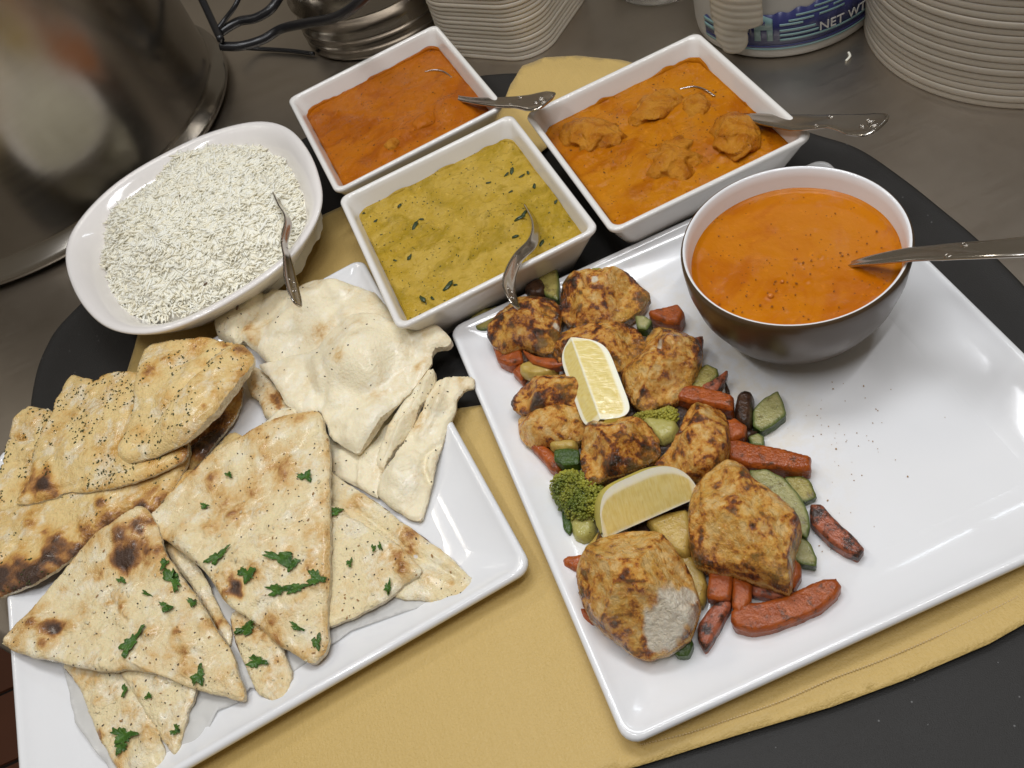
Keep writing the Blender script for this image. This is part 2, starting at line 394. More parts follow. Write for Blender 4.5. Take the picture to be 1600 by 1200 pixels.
# tray
ta = np.array([(-.428, .62), (-.426, .682), (-.414, .73), (-.384, .768), (-.27, .84), (-.12, .885), (.02, .885), (.115, .853), (.21, .77), (.285, .665), (.331, .567), (.352, .525), (.360, .479), (.364, .43), (.366, .37), (.358, .29), (.32, .17), (.24, .07), (.12, .0), (-.03, -.03), (-.17, .03), (-.29, .13), (-.37, .25), (-.405, .38), (-.424, .51)])
ta = spline(ta, 6, True); tc = ta.mean(0)
def ring(off, z):
    d = ta-tc; r = np.linalg.norm(d, axis=1, keepdims=True); q = tc+d*(r+off)/r
    return np.c_[q, np.full(len(q), z)]
V, Fc = loft([ring(-.03, .0015), ring(-.012, .0015), ring(-.002, .002), ring(0, .0035), ring(-.001, .0045), ring(-.003, .0048), ring(-.007, .0042), ring(-.016, .0033), ring(-.022, .003)])
tray = tag(obj('serving_tray', V, Fc, TRAYM), 'large black non-slip serving tray under the plates and the gold cloth', 'tray')

# gold cloth: a thin sheet with a stitched hem
def gridsheet(name, outline, zf, thick, mat, res=.006, parent=None, px=False, hem=None):
    P = np.array(outline, float)
    lo, hi = P.min(0), P.max(0)
    V2, T = triangulate(P, res)
    z = zf(V2)
    top = np.c_[V2, z+thick]; bot = np.c_[V2, z]
    return top, bot, T
def inpoly(Q, P):
    x, y = Q[:, 0], Q[:, 1]; ins = np.zeros(len(Q), bool); n = len(P)
    for i in range(n):
        x1, y1 = P[i]; x2, y2 = P[(i+1) % n]
        if y1 == y2: continue
        c = ((y1 > y) != (y2 > y)) & (x < (x2-x1)*(y-y1)/(y2-y1)+x1); ins ^= c
    return ins
def edist(Q, P):
    d = np.full(len(Q), 1e9); n = len(P)
    for i in range(n):
        a = P[i]; b = P[(i+1) % n]; ab = b-a; t = np.clip(((Q-a)@ab)/(ab@ab+1e-12), 0, 1)
        d = np.minimum(d, np.hypot(*(Q-a-t[:, None]*ab).T))
    return d
def resample(P, step):
    out = []; n = len(P)
    for i in range(n):
        a = P[i]; b = P[(i+1) % n]; k = max(1, int(round(np.hypot(*(b-a))/step)))
        for j in range(k): out.append(a+(b-a)*j/k)
    return np.array(out)
def triangulate(P, res):
    B = resample(P, res); nb = len(B)
    lo, hi = P.min(0), P.max(0)
    ys = np.arange(lo[1], hi[1], res*.87); rows = []
    for k, y in enumerate(ys):
        xs = np.arange(lo[0]+(res/2 if k % 2 else 0), hi[0], res); rows.append(np.c_[xs, np.full(len(xs), y)])
    G = np.concatenate(rows); G = G+RS.uniform(-.12, .12, G.shape)*res
    G = G[inpoly(G, B)]; G = G[edist(G, B) > res*.45]
    A = [Vector(p) for p in B]+[Vector(p) for p in G]
    vs, es, fs, ov, oe, of = delaunay_2d_cdt(A, [(i, (i+1) % nb) for i in range(nb)], [], 1, 1e-9)
    V2 = np.array([tuple(v) for v in vs]); nbnd = [None]*len(V2)
    # boundary order
    T = [f for f in fs]
    return V2, T
def boundary_edges(T):
    cnt = {}
    for f in T:
        for i in range(len(f)):
            a, b = f[i], f[(i+1) % len(f)]; cnt[(a, b)] = 1
    return [(a, b) for (a, b) in cnt if (b, a) not in cnt]

cl_px = [(870, 1240), (900, 1222), (1000, 1198), (1150, 1151), (1300, 1106), (1412, 1065), (1544, 1009), (1640, 955)]
cl = [tuple(at(x, y, .006)[:2]) for x, y in cl_px]
cloth_out = cl+[(.262, .155), (.215, .29), (.06, .40), (-.055, .44), (-.10, .53), (-.03, .60), (.10, .68), (.19, .72), (.255, .745), (.24, .772), (.205, .812), (.175, .833), (.15, .832), (.128, .812), (.10, .77), (-.05, .74), (-.30, .735)]+[tuple(at(x, y, .006)[:2]) for x, y in [(222, 505), (212, 545), (201, 580), (190, 640)]]+[(-.37, .50), (-.395, .33), (-.36, .17), (-.22, .10)]
CP = np.array(cloth_out)
V2, T = triangulate(CP, .0065)
dd = edist(V2, resample(CP, .02))
def tray_z(p):
    return .0036+.0005*vn(p, 18, 3, 2)
zz = .0042+.0018*vn(V2, 9, 5, 2)+.0055*np.abs(vn(V2@np.array([[.9, .3], [-.3, .9]])*np.array([1, .35]), 13, 15, 1)-.5)*np.clip((.32-V2[:, 1])/.06, 0, 1)+.0022*np.exp(-((dd-.002)/.004)**2)+.0008*(dd < .0175)
# lip of the tray lifts the cloth where it crosses it
dt = np.array([np.min(np.hypot(*(ta-q).T)) for q in V2]); zz = zz+.0010*np.exp(-((dd-.0175)/.0012)**2)+.0022*np.exp(-(dt/.014)**2)
n = len(V2); V = np.concatenate([np.c_[V2, zz+.0007], np.c_[V2, zz]])
Fc = [tuple(f) for f in T]+[tuple(i+n for i in reversed(f)) for f in T]+[(b, a, a+n, b+n) for a, b in boundary_edges(T)]
cloth = tag(obj('cloth', V, Fc, CLOTH), 'folded gold satin cloth with stitched hem lying on the black tray', 'cloth')
# hem stitches
SV, SF = [], []
hl = spline(np.array([at(x, y, .0072) for x, y in [(1000, 1164), (1075, 1146), (1150, 1121), (1225, 1094), (1300, 1061), (1375, 1033), (1450, 1001), (1520, 968), (1590, 933)]]), 8)
for i in range(len(hl)-1):
    for k in range(2):
        p = hl[i]+(hl[i+1]-hl[i])*(k*.5+.08); q = hl[i]+(hl[i+1]-hl[i])*(k*.5+.38)
        d = q-p; s = np.array([-d[1], d[0], 0]); s = s/np.linalg.norm(s)*.00035; b = len(SV)
        up = np.array([0, 0, .0012]); SV += [p-s, q-s, q+s, p+s, p-s+up, q-s+up, q+s+up, p+s+up]
        SF += [(b+4, b+5, b+6, b+7), (b, b+1, b+5, b+4), (b+1, b+2, b+6, b+5), (b+2, b+3, b+7, b+6), (b+3, b, b+4, b+7)]
tag(obj('hem_stitching', SV, SF, m_simple('gold_thread', (.74, .55, .28), .4), cloth), kind='stuff')

# ------------------------------------------------------------------ crockery
def square_plate(name, c, a, w_, l_, label, mat=PORC):
    prof = [(.078, .0085, .02), (.076, .0066, .02), (.070, .0066, .02), (.068, .009, .02), (.04, .0115, .016), (.012, .0145, .012), (.0022, .0175, .011), (.0, .0205, .011), (.0, .0225, .011), (.0010, .0242, .011), (.0028, .025, .010), (.0048, .0246, .010), (.0065, .0232, .010),
            (.012, .0200, .010), (.022, .0158, .010), (.032, .0128, .010), (.038, .0116, .010), (.044, .0110, .011), (.052, .0108, .012)]
    rings = []
    for ins, z, r in prof:
        P = rrect(w_-2*ins, l_-2*ins, r); rings.append(xf(np.c_[P, np.full(len(P), z)], c, a))
    V, Fc = loft(rings, True, True)
    return tag(obj(name, V, Fc, mat), label, 'plate')
cR = (.1440, .3292); aR = .0107
plateR = square_plate('square_plate', cR, aR, .3424, .3589, 'large white square plate carrying the chicken, vegetables and brown soup bowl', PORC_U)
a7 = math.radians(6.6); e1 = np.array([math.cos(a7), math.sin(a7)]); e2 = np.array([-e1[1], e1[0]])
cL = np.array([-.037, .276])-e1*.184+e2*.18
plateL = square_plate('square_plate', cL, a7, .368, .362, 'white square plate piled with flatbreads and naan')
FLOOR_Z = .0108

BW, BL_ = .1796, .1898
bowls = {'L': ((.0032, .7930), .0921), 'G': ((.01874, .5929), .0621), 'R': ((.20535, .5920), .0425)}
def rect_bowl(key, label):
    c, a = bowls[key]
    prof = [(.040, .0075, .012), (.034, .0058, .012), (.027, .0060, .012), (.0205, .009, .012), (.012, .030, .011), (.003, .052, .010), (.0005, .0565, .009), (.0003, .0585, .009), (.0012, .0598, .008), (.0028, .0602, .008), (.0046, .0597, .008), (.0058, .0582, .008), (.0068, .055, .009), (.0125, .032, .012), (.019, .013, .014), (.024, .0105, .015), (.032, .0095, .014)]
    rings = []
    for ins, z, r in prof:
        P = rrect(BW-2*ins, BL_-2*ins, r); rings.append(xf(np.c_[P, np.full(len(P), z)], c, a))
    V, Fc = loft(rings)
    # rests on the cloth
    return tag(obj('square_dish', V+np.array([0, 0, .0]), Fc, PORC2), label, 'dish', 'white square curry dishes')
rect_bowl('L', 'white square dish of smooth red-orange curry, beside the rice bowl')
rect_bowl('G', 'white square dish filled with yellow-green curry, nearest the naan')
rect_bowl('R', 'white square dish of orange curry with chicken chunks, behind the soup bowl')

def gauss(P, c, s): return np.exp(-(((P-np.array(c))**2).sum(1))/s**2)
def sauce(key, name, z, mat, label, bumps, namp, nsc, seed, dips=()):
    c, a = bowls[key]; N = 210
    ins = .0115-.002
    u = np.linspace(-.5, .5, N); U, W_ = np.meshgrid(u*(BW-2*ins), u*(BL_-2*ins), indexing='ij')
    P = np.c_[U.ravel(), W_.ravel(), np.zeros(N*N)]
    P = xf(P, c, a); h = np.zeros(N*N)
    for px, py, r, hh in bumps:
        q = at(px, py, z)[:2]; d = P[:, :2]-q
        wob = 1+.45*(vn(P[:, :2], 70, seed+int(px), 2)-.5)
        h = np.maximum(h, 0)+hh*np.exp(-((d**2).sum(1)/(r*wob)**2)**1.4)
    e = np.minimum((BW/2-ins)-abs(U), (BL_/2-ins)-abs(W_)).ravel()
    h += namp*(vn(P[:, :2], nsc, seed, 4)-.5)*np.clip(e/.01, .25, 1)
    h += .0016*np.exp(-(e/.0035)**2)
    P[:, 2] = z+h
    Fc = [(i*N+j, (i+1)*N+j, (i+1)*N+j+1, i*N+j+1) for i in range(N-1) for j in range(N-1)]
    return tag(obj(name, P, Fc, mat), label, 'curry'), P
so, PL_ = sauce('L', 'tomato_curry', .041, CUR_L, 'smooth red-orange tomato curry filling the dish beside the rice', [(700, 165, .020, .004), (640, 205, .022, .0035), (600, 235, .014, .003), (560, 262, .010, .002), (690, 130, .016, .002), (735, 205, .014, .002), (560, 190, .02, .001), (630, 215, .008, .002), (590, 262, .007, .0018), (545, 255, .008, .0015)], .0042, 85, 11)
so2, PG_ = sauce('G', 'green_curry', .042, CUR_G, 'thick yellow-green curry with spinach flecks filling the nearest square dish', [(780, 350, .020, .006), (700, 400, .02, .003), (720, 300, .03, .002), (860, 310, .02, .002), (640, 350, .02, .0015), (760, 270, .02, .0015)], .0056, 130, 23)
so3, PR_ = sauce('R', 'butter_curry', .041, CUR_R, 'thin glossy orange curry round the chicken chunks in the right-hand dish', [(1025, 172, .030, .004), (925, 220, .026, .004), (1145, 225, .025, .004), (1050, 258, .030, .004), (1085, 176, .020, .003), (985, 235, .02, .004), (1085, 215, .018, .003), (975, 180, .016, .003), (1010, 260, .012, .003)], .0034, 110, 31)

def lump(name, px, py, z, rx, ry, rz, rot, mat, seed, amp=.25, label=None, cat=None, group=None, parent=None, sub=5, nsc=55):
    bm = bmesh.new(); bmesh.ops.create_icosphere(bm, subdivisions=sub, radius=1)
    V = np.array([v.co[:] for v in bm.verts]); Fc = [[v.index for v in f.verts] for f in bm.faces]; bm.free()
    c = at(px, py, z); d = V.copy()
    Q = V*np.array([rx, ry, rz])
    n = .5-2*np.abs(vn(Q+seed*.37, nsc*1.3, seed, 2)-.5)-.25+.30*(vn(Q+seed*.37, nsc*5, seed, 3)-.5)
    n2 = vn(Q+seed*.11, nsc*.45, seed+5, 2)-.5
    Q = Q*(1+amp*1.4*n+amp*1.6*n2)[:, None]
    ca, sa = math.cos(rot), math.sin(rot)
    P = np.c_[c[0]+Q[:, 0]*ca-Q[:, 1]*sa, c[1]+Q[:, 0]*sa+Q[:, 1]*ca, c[2]+Q[:, 2]]
    o = obj(name, P, Fc, mat, parent, attrs={'brown': .2+.5*n, 'crumb': np.zeros(len(P))})
    if label: tag(o, label, cat, group)
    return o
for k, (px, py, z, rx, ry, rz, rot, lab) in enumerate([
    (1025, 168, .042, .026, .017, .0085, .3, 'sauce-coated chicken chunk at the back centre of the right curry dish'),
    (925, 215, .041, .018, .026, .0085, .5, 'ridged sauced chicken chunk at the left side of the right curry dish'),
    (1145, 218, .043, .018, .024, .0105, -.3, 'tall glossy chicken chunk under the spoon in the right curry dish'),
    (1050, 250, .041, .023, .025, .0095, .2, 'large sauced chicken chunk near the front rim of the right curry dish'),
    (1085, 172, .039, .018, .014, .008, .9, 'small half-sunk chicken chunk beside the spoon bowl in the right curry dish')]):
    lump('chicken_chunk', px, py, z, rx*1.12, ry*1.12, rz*1.35, rot, CHUNK, 40+k, .34, lab, 'chicken', 'sauced chicken chunks in the right curry dish')
for k, (px, py, rx) in enumerate([(665, 190, .013), (612, 228, .009)]):
    lump('chicken_chunk', px, py, .042, rx, rx*.8, .006, .4, CUR_L if k == 0 else CHUNK, 60+k, .3, ['small chicken lump breaking the surface of the red-orange curry', 'pale chicken scrap near the front rim of the red-orange curry'][k], 'chicken')
def smear(key, mat, seed, hi, parent):
    c, a = bowls[key]; inz = lambda z: .0068+(.055-z)/.023*.0057
    lo_ = xf(np.c_[rrect(BW-2*inz(.038)-.0006, BL_-2*inz(.038)-.0006, .012, 8), np.zeros(len(rrect(BW, BL_, .012, 8)))], c, a)
    lo_ = resample(lo_[:, :2], .0015); ctr_ = np.array(c); V = []; n = len(lo_)
    hgt = .043+hi*np.clip(vn(lo_, 45, seed, 3)-.42, 0, 1)*2.2
    for o_ in (0, .0003):
        for lev in (0, .5, 1):
            z = .040+(hgt-.040)*lev; k = (z-.040)/.023*.0057
            d = lo_-ctr_; u = d/np.abs(np.c_[(d@np.array([math.cos(a), math.sin(a)]))/(BW/2), (d@np.array([-math.sin(a), math.cos(a)]))/(BL_/2)]).max(1)[:, None]
            out = u/(BW/2)*1.0; q = lo_+out*(k-.0004-o_)[:, None] if not np.isscalar(k) else lo_+out*(k-.0004-o_)
            V.append(np.c_[q, np.full(n, z) if np.isscalar(z) else z])
    V = np.concatenate(V); Fc = []
    for b in (0, 3):
        for l_ in (0, 1):
            for i in range(n): j = (i+1) % n; Fc.append(((b+l_)*n+i, (b+l_)*n+j, (b+l_+1)*n+j, (b+l_+1)*n+i))
    for i in range(n): j = (i+1) % n; Fc.append((2*n+i, 2*n+j, 5*n+j, 5*n+i)); Fc.append((i, 3*n+i, 3*n+j, j))
    obj('sauce_smear', V, Fc, mat, parent)
smear('L', CUR_L, 5, .006, so); smear('G', CUR_G, 6, .004, so2); smear('R', CUR_R, 8, .006, so3)
# spinach flecks in the green curry
def zlook(P, xy):
    i = np.argmin(((P[:, :2]-xy)**2).sum(1)); return P[i, 2]
SV, SF = [], []
def flake(V, Fc, c, r, rot, h=.0006, n=7, el=1.6, seed=0, nor=(0, 0, 1)):
    rs = np.random.RandomState(seed); nv = Vector(nor).normalized(); q = Vector((0, 0, 1)).rotation_difference(nv)
    b = len(V); pts = []
    for k in range(n):
        a = 2*math.pi*k/n; rr = r*rs.uniform(.55, 1.1)
        x, y = rr*math.cos(a)*el, rr*math.sin(a)/el
        x, y = x*math.cos(rot)-y*math.sin(rot), x*math.sin(rot)+y*math.cos(rot)
        pts.append((x, y, rs.uniform(0, .3)*r))
    for dz in (0, h):
        for p in pts:
            v = q@Vector((p[0], p[1], p[2]+dz)); V.append((c[0]+v.x, c[1]+v.y, c[2]+v.z))
    Fc.append(tuple(b+n+i for i in range(n))); Fc.append(tuple(b+n-1-i for i in range(n)))
    for i in range(n): Fc.append((b+i, b+(i+1) % n, b+n+(i+1) % n, b+n+i))
for k, (px, py, r) in enumerate([(800, 268, .0035), (815, 275, .003), (825, 270, .0025), (836, 294, .003), (792, 275, .002), (650, 355, .0045), (660, 345, .002), (625, 322, .0025), (700, 450, .0045), (712, 446, .002), (662, 470, .004), (675, 466, .002), (815, 345, .004), (820, 336, .003), (847, 382, .003), (640, 404, .003), (568, 335, .002), (587, 345, .002), (870, 320, .002), (763, 287, .002), (617, 406, .0018), (806, 372, .003), (798, 300, .002)]):
    q = at(px, py, .042); z = zlook(PG_, q[:2]); flake(SV, SF, (q[0], q[1], z+.0002), r, RS.uniform(0, 3), .0005, seed=k)
for k in range(160):
    i = RS.randint(len(PG_)); flake(SV, SF, tuple(PG_[i]+np.array([0, 0, .0001])), RS.uniform(.0004, .0010), RS.uniform(0, 3), .0003, seed=k, n=5)
SPIN = m_simple('wilted_spinach', (.035, .06, .022), .25)
tag(obj('spinach_flecks', SV, SF, SPIN), 'dark wilted spinach flecks scattered over the yellow-green curry', 'spinach', kind='stuff')

# soup bowl
sc_ = (.2119, .3805)
prof = [(.0, .0135), (.030, .0125), (.032, .0112), (.036, .0112), (.037, .014), (.048, .022), (.060, .036), (.069, .054), (.0735, .072), (.0750, .088), (.0750, .0925), (.0744, .0945), (.0733, .0952)]
rings = lathe(prof[1:], sc_, 96)
body = empty('soup_bowl', (sc_[0], sc_[1], .0112)); tag(body, 'dark brown stoneware bowl of orange soup standing on the square plate', 'bowl')
V, Fc = loft(rings, True, False); obj('outer_glaze', V, Fc, BROWNC, body)
prof2 = [(.0733, .0952), (.0722, .0950), (.0714, .0938), (.0700, .088), (.0680, .070), (.062, .050), (.050, .032), (.035, .022), (.015, .0185)]
V, Fc = loft(lathe(prof2, sc_, 96), False, True); Fc = Fc; obj('inner_glaze', V, Fc, PORC, body)
# soup
n = 96; rings = []
for r in np.linspace(.002, .0692, 60):
    t_ = np.linspace(0, 2*np.pi, n, endpoint=False); rings.append(np.c_[sc_[0]+r*np.cos(t_), sc_[1]+r*np.sin(t_), np.full(n, .0)])
V, Fc = loft(rings, True, False); rr = np.hypot(V[:, 0]-sc_[0], V[:, 1]-sc_[1])
zs = .077
front = np.clip((.43-V[:, 1])/.06, 0, 1)
V[:, 2] = zs+.0006*(vn(V[:, :2], 40, 9, 3)-.5)+.0018*np.exp(-((.0690-rr)/.0025)**2)+.0010*(vn(V[:, :2], 190, 19, 2)-.5)*np.clip((.38-V[:, 1])/.03, .1, 1)
for px, py, r in [(1285, 402, .0016), (1264, 440, .0015), (1222, 438, .0022), (1200, 462, .003), (1251, 412, .001), (1211, 441, .001)]:
    q = at(px, py, zs)[:2]; d = np.hypot(*(V[:, :2]-q).T); V[:, 2] += .0012*np.exp(-(d/r)**2)
soup = tag(obj('soup', V, Fc, CUR_S), 'bright orange lentil soup filling the dark brown bowl', 'soup')
# bubbles on the soup
for px, py, r in [(1243, 404, .0012), (1222, 440, .0014), (1204, 462, .0022)]:
    q = at(px, py, zs+.001)
    bm = bmesh.new(); bmesh.ops.create_uvsphere(bm, u_segments=14, v_segments=8, radius=r); Vb = np.array([v.co[:] for v in bm.verts])*[1, 1, .7]+q; Fb = [[v.index for v in f.verts] for f in bm.faces]; bm.free()
    obj('bubble', Vb, Fb, m_simple('soup_bubble', (.55, .17, .02), .04), soup)

SV, SF = [], []
for k in range(110):
    a_ = RS.uniform(0, 6.28); r_ = .064*math.sqrt(RS.rand()); p = (sc_[0]+r_*math.cos(a_), sc_[1]+r_*math.sin(a_)*1.0)
    if RS.rand() > .25+.75*(p[1] < .375): continue
    flake(SV, SF, (p[0], p[1], zs+.0009), RS.uniform(.0003, .0010), RS.uniform(0, 3), .0004, n=6, el=1.2, seed=k)
tag(obj('pepper_flecks', SV, SF, m_simple('pepper_fleck', (.30, .095, .010), .25), soup), kind='stuff')
for key_, par_, PP_ in (('L', so, PL_), ('R', so3, PR_)):
    SV, SF = [], []
    for k in range(70):
        p = PP_[RS.randint(len(PP_))]; flake(SV, SF, (p[0], p[1], p[2]+.0001), RS.uniform(.0003, .0011), RS.uniform(0, 3), .0004, n=6, el=1.3, seed=k)
    tag(obj('pepper_flecks', SV, SF, m_simple('pepper_fleck', (.16, .06, .012), .25), par_), kind='stuff')
# rice dish
ro = np.array([at(x, y, .065)[:2] for x, y in [(101, 400), (110, 362), (150, 312), (205, 268), (300, 217), (360, 196), (410, 188), (452, 200), (484, 240), (500, 285), (503, 315), (490, 352), (455, 400), (400, 443), (330, 485), (270, 512), (215, 521), (165, 510), (128, 475), (108, 435)]])
rs_ = spline(ro, 5, True); rc = rs_.mean(0)
th_ = np.arctan2(rs_[:, 1]-rc[1], rs_[:, 0]-rc[0]); rad = np.hypot(*(rs_-rc).T); o_ = np.argsort(th_)
tg = np.linspace(-np.pi, np.pi, 120, endpoint=False); rg = np.interp(tg, th_[o_], rad[o_], period=2*np.pi)
for _ in range(6): rg = (np.roll(rg, 1)+rg*2+np.roll(rg, -1))/4
def rr_ring(off, z, k=1.0): return np.c_[rc[0]+(rg+off)*k*np.cos(tg), rc[1]+(rg+off)*k*np.sin(tg), np.full(120, z)]
V, Fc = loft([rr_ring(-.075, .0075), rr_ring(-.062, .006), rr_ring(-.056, .008), rr_ring(-.045, .016), rr_ring(-.02, .040), rr_ring(-.006, .055), rr_ring(-.001, .0615), rr_ring(0, .0635), rr_ring(-.0012, .0650), rr_ring(-.004, .0652), rr_ring(-.0075, .0640), rr_ring(-.013, .0605), rr_ring(-.021, .052), rr_ring(-.034, .034), rr_ring(-.05, .017), rr_ring(-.064, .0115), rr_ring(-.08, .0108)])
tag(obj('oval_bowl', V, Fc, m_porcelain('warm_white_bowl', (.84, .80, .77), .1)), 'white flared oval bowl heaped with plain rice beside the steel pot', 'bowl')
# rice heap outline (pixels on the heap's edge)
heap = spline(np.array([at(x, y, .052)[:2] for x, y in [(148, 400), (152, 365), (165, 325), (215, 300), (262, 245), (310, 225), (365, 212), (420, 222), (455, 245), (478, 285), (482, 325), (462, 372), (420, 415), (350, 450), (290, 475), (240, 490), (200, 488), (175, 465), (155, 432)]]), 5, True)
hc = heap.mean(0)
def heap_z(Q):
    d = edist(Q, heap); ins = inpoly(Q, heap)
    return .040+.034*(1-(1-np.clip(d/.08, 0, 1))**2)*ins+.013*(vn(Q, 42, 3, 3)-.5)+.005*(vn(Q, 130, 33, 2)-.5)
V2, T = triangulate(heap, .003)
core = obj('rice', np.c_[V2, heap_z(V2)+.0008-.016*np.exp(-edist(V2, heap)/.0035)], T, m_simple('packed_rice', (.95, .93, .83), .5, bscale=600, b=.3))
tag(core, 'heap of cooked long-grain white rice filling the oval bowl', 'rice', kind='stuff')
lo, hi = heap.min(0), heap.max(0); G = RS.uniform(lo, hi, (18500, 2)); G = G[inpoly(G, heap)][:8800]
gz = heap_z(G); ng = len(G); loose = RS.rand(ng) < .10; gz = gz+.0012*loose
yaw = RS.normal(0, .75, ng)+9*vn(G, 38, 8, 2); pit = RS.normal(0, .17, ng); ln = RS.uniform(.0045, .0074, ng)*(1+.18*loose); wd = RS.uniform(.00095, .00128, ng)
dirv = np.c_[np.cos(yaw)*np.cos(pit), np.sin(yaw)*np.cos(pit), np.sin(pit)]
side = np.c_[-np.sin(yaw), np.cos(yaw), np.zeros(ng)]; upv = np.cross(dirv, side)
bend = RS.uniform(-.0007, .0007, ng)
ctr = np.c_[G, gz+RS.uniform(-.0006, .0010, ng)+abs(np.sin(pit))*.0008]
VV = np.zeros((ng, 5, 5, 3)); ss = [-1, -.6, 0, .6, 1]; rad5 = [.25, .85, 1, .85, .25]
for a_ in range(5):
    cc = ctr+dirv*(ss[a_]*ln)[:, None]+side*(bend*(1-ss[a_]**2))[:, None]
    for b_ in range(5):
        an = 2*np.pi*b_/5
        VV[:, a_, b_] = cc+(side*math.cos(an)+upv*math.sin(an))*(wd*rad5[a_])[:, None]
base_f = [(a_*5+b_, a_*5+(b_+1) % 5, (a_+1)*5+(b_+1) % 5, (a_+1)*5+b_) for a_ in range(4) for b_ in range(5)]+[(4, 3, 2, 1, 0), (20, 21, 22, 23, 24)]
Fc = []
for g in range(ng):
    o2 = g*25; Fc += [tuple(i+o2 for i in f) for f in base_f]
tag(obj('rice_grains', VV.reshape(-1, 3), [tuple(reversed(f)) for f in Fc], RICE, core, recalc=False), kind='stuff')
SV, SF = [], []
for k, (px, py, r) in enumerate([(292, 325, .0028), (300, 330, .0018), (352, 457, .0026), (277, 270, .002), (312, 433, .0015), (452, 330, .0015), (345, 440, .0012)]):
    q = at(px, py, .062); q[2] = heap_z(q[None, :2])[0]+.0018; flake(SV, SF, q, r, RS.uniform(0, 3), .0006, seed=k)
tag(obj('browned_flecks', SV, SF, m_simple('browned_fleck', (.16, .09, .05), .6), core), kind='stuff')

# ------------------------------------------------------------------ cutlery
def handle(name, spine, widths, thick, label, cat, nrm=None, group='stainless serving cutlery'):
    """flat cutlery handle: spine of 3-D points, half-widths, per-point side vectors kept level"""
    P = spline(np.array(spine, float), 10); m = len(P)
    Wd = np.interp(np.linspace(0, 1, m), np.linspace(0, 1, len(widths)), widths)
    rings = []; raised = []
    for i in range(m):
        t_ = P[min(i+1, m-1)]-P[max(i-1, 0)]; t_ /= np.linalg.norm(t_)
        up = np.array(nrm if nrm is not None else (0, 0, 1.)); s_ = np.cross(t_, up); s_ /= np.linalg.norm(s_); u_ = np.cross(s_, t_)
        w_ = Wd[i]; cs = []
        end = min(1, math.sqrt(max(1e-4, 1-((i-m*.86)/(m*.14))**2))) if i > m*.86 else 1
        w_ *= max(end, .12)
        for x, z in [(-1, 0), (-.92, .55), (-.75, .9), (-.4, .7), (0, .62), (.4, .7), (.75, .9), (.92, .55), (1, 0), (.8, -.6), (0, -.8), (-.8, -.6)]:
            cs.append(P[i]+s_*x*w_+u_*z*thick)
        rings.append(np.array(cs))
    V, Fc = loft(rings)
    root = empty(name, P[-1]); tag(root, label, cat, group)
    obj('handle', V, Fc, CUTLERY, root)
    # raised scroll ornaments at the neck and on the end
    k0 = int(m*.86)
    def frame(i):
        t_ = P[min(i+1, m-1)]-P[max(i-1, 0)]; t_ /= np.linalg.norm(t_); up = np.array(nrm if nrm is not None else (0, 0, 1.)); s_ = np.cross(t_, up); s_ /= np.linalg.norm(s_); return t_, s_, np.cross(s_, t_)
    OV, OF = [], []
    for (frac, lat, rr_, turns) in [(.90, 0, .30, 1.6), (.84, .25, .16, 1.1), (.84, -.25, .16, 1.1), (.52, .6, .30, 1.0), (.55, -.6, .30, 1.0)]:
        i = int(frac*(m-1)); t_, s_, u_ = frame(i); c0 = P[i]+s_*lat*Wd[i]+u_*thick*.75
        pts = [c0+(t_*math.cos(q)+s_*math.sin(q))*rr_*Wd[i]*(1-.55*q/(2*math.pi*turns)) for q in np.linspace(0, 2*math.pi*turns, 14)]
        v, f = tube(pts, thick*.22, 6); obj('scroll_ornament', v, f, CUTLERY, root)
    return root
def A3(px, py, z): return at(px, py, z)
handle('spoon', [A3(700, 150, .037), A3(735, 157, .047), A3(785, 160, .0625), A3(815, 159, .072), A3(838, 158, .079), A3(856, 160, .083)], [.0030, .0045, .0085, .0100, .0150, .0150], .0016, 'spoon in the red-orange curry, its broad handle end over the dish corner', 'spoon')
handle('spoon', [A3(1150, 180, .036), A3(1175, 184, .046), A3(1250, 192, .0625), A3(1305, 190, .078), A3(1345, 194, .088), A3(1378, 196, .094)], [.0020, .0060, .0115, .0095, .0150, .0150], .0016, 'spoon resting on the corner of the right curry dish, scroll-ended handle', 'spoon')
handle('spoon', [A3(1325, 415, .074), A3(1350, 409, .083), A3(1415, 399, .0975), A3(1480, 394, .112), A3(1560, 389, .126), A3(1640, 383, .135), A3(1700, 378, .14)], [.0020, .0040, .0070, .0078, .0080, .0085, .009], .0018, 'soup spoon leaning out of the brown bowl towards the right edge', 'spoon')
V, Fc = None, None
# edge-on fork handles (twisted towards the viewer)
handle('fork', [A3(822, 322, .040), A3(836, 350, .052), A3(833, 378, .062), A3(810, 402, .070), A3(797, 430, .079), A3(796, 455, .084), A3(806, 480, .086)], [.0035, .0045, .005, .0045, .0055, .008, .0085], .0012, 'curved fork handle hanging over the front rim of the yellow-green curry', 'fork', nrm=(.9, .25, .35))
handle('fork', [A3(424, 292, .060), A3(438, 322, .069), A3(450, 345, .076), A3(444, 378, .084), A3(449, 405, .092), A3(455, 440, .100), A3(464, 476, .104)], [.003, .004, .0045, .004, .005, .008, .0085], .0012, 'curved fork handle sticking out of the rice over the bowl rim', 'fork', nrm=(.9, .25, .30))
for k_, pts in enumerate([[(664, 112), (680, 109), (694, 112), (706, 121)], [(1062, 139), (1082, 135), (1100, 139), (1117, 150)]]):
    sp_ = [o for o in COL.objects if o.name.startswith('spoon')][k_]
    V, Fc = tube([A3(x, y, .0418+.0012*math.sin(i_*1.05)) for i_, (x, y) in enumerate(pts)], .0008, 10, .6)
    obj('bowl_rim', V, Fc, CUTLERY, sp_)
# spoon bowls showing under the sauce
def spoon_bowl(px, py, z, rot, par_label, tilt):
    pass

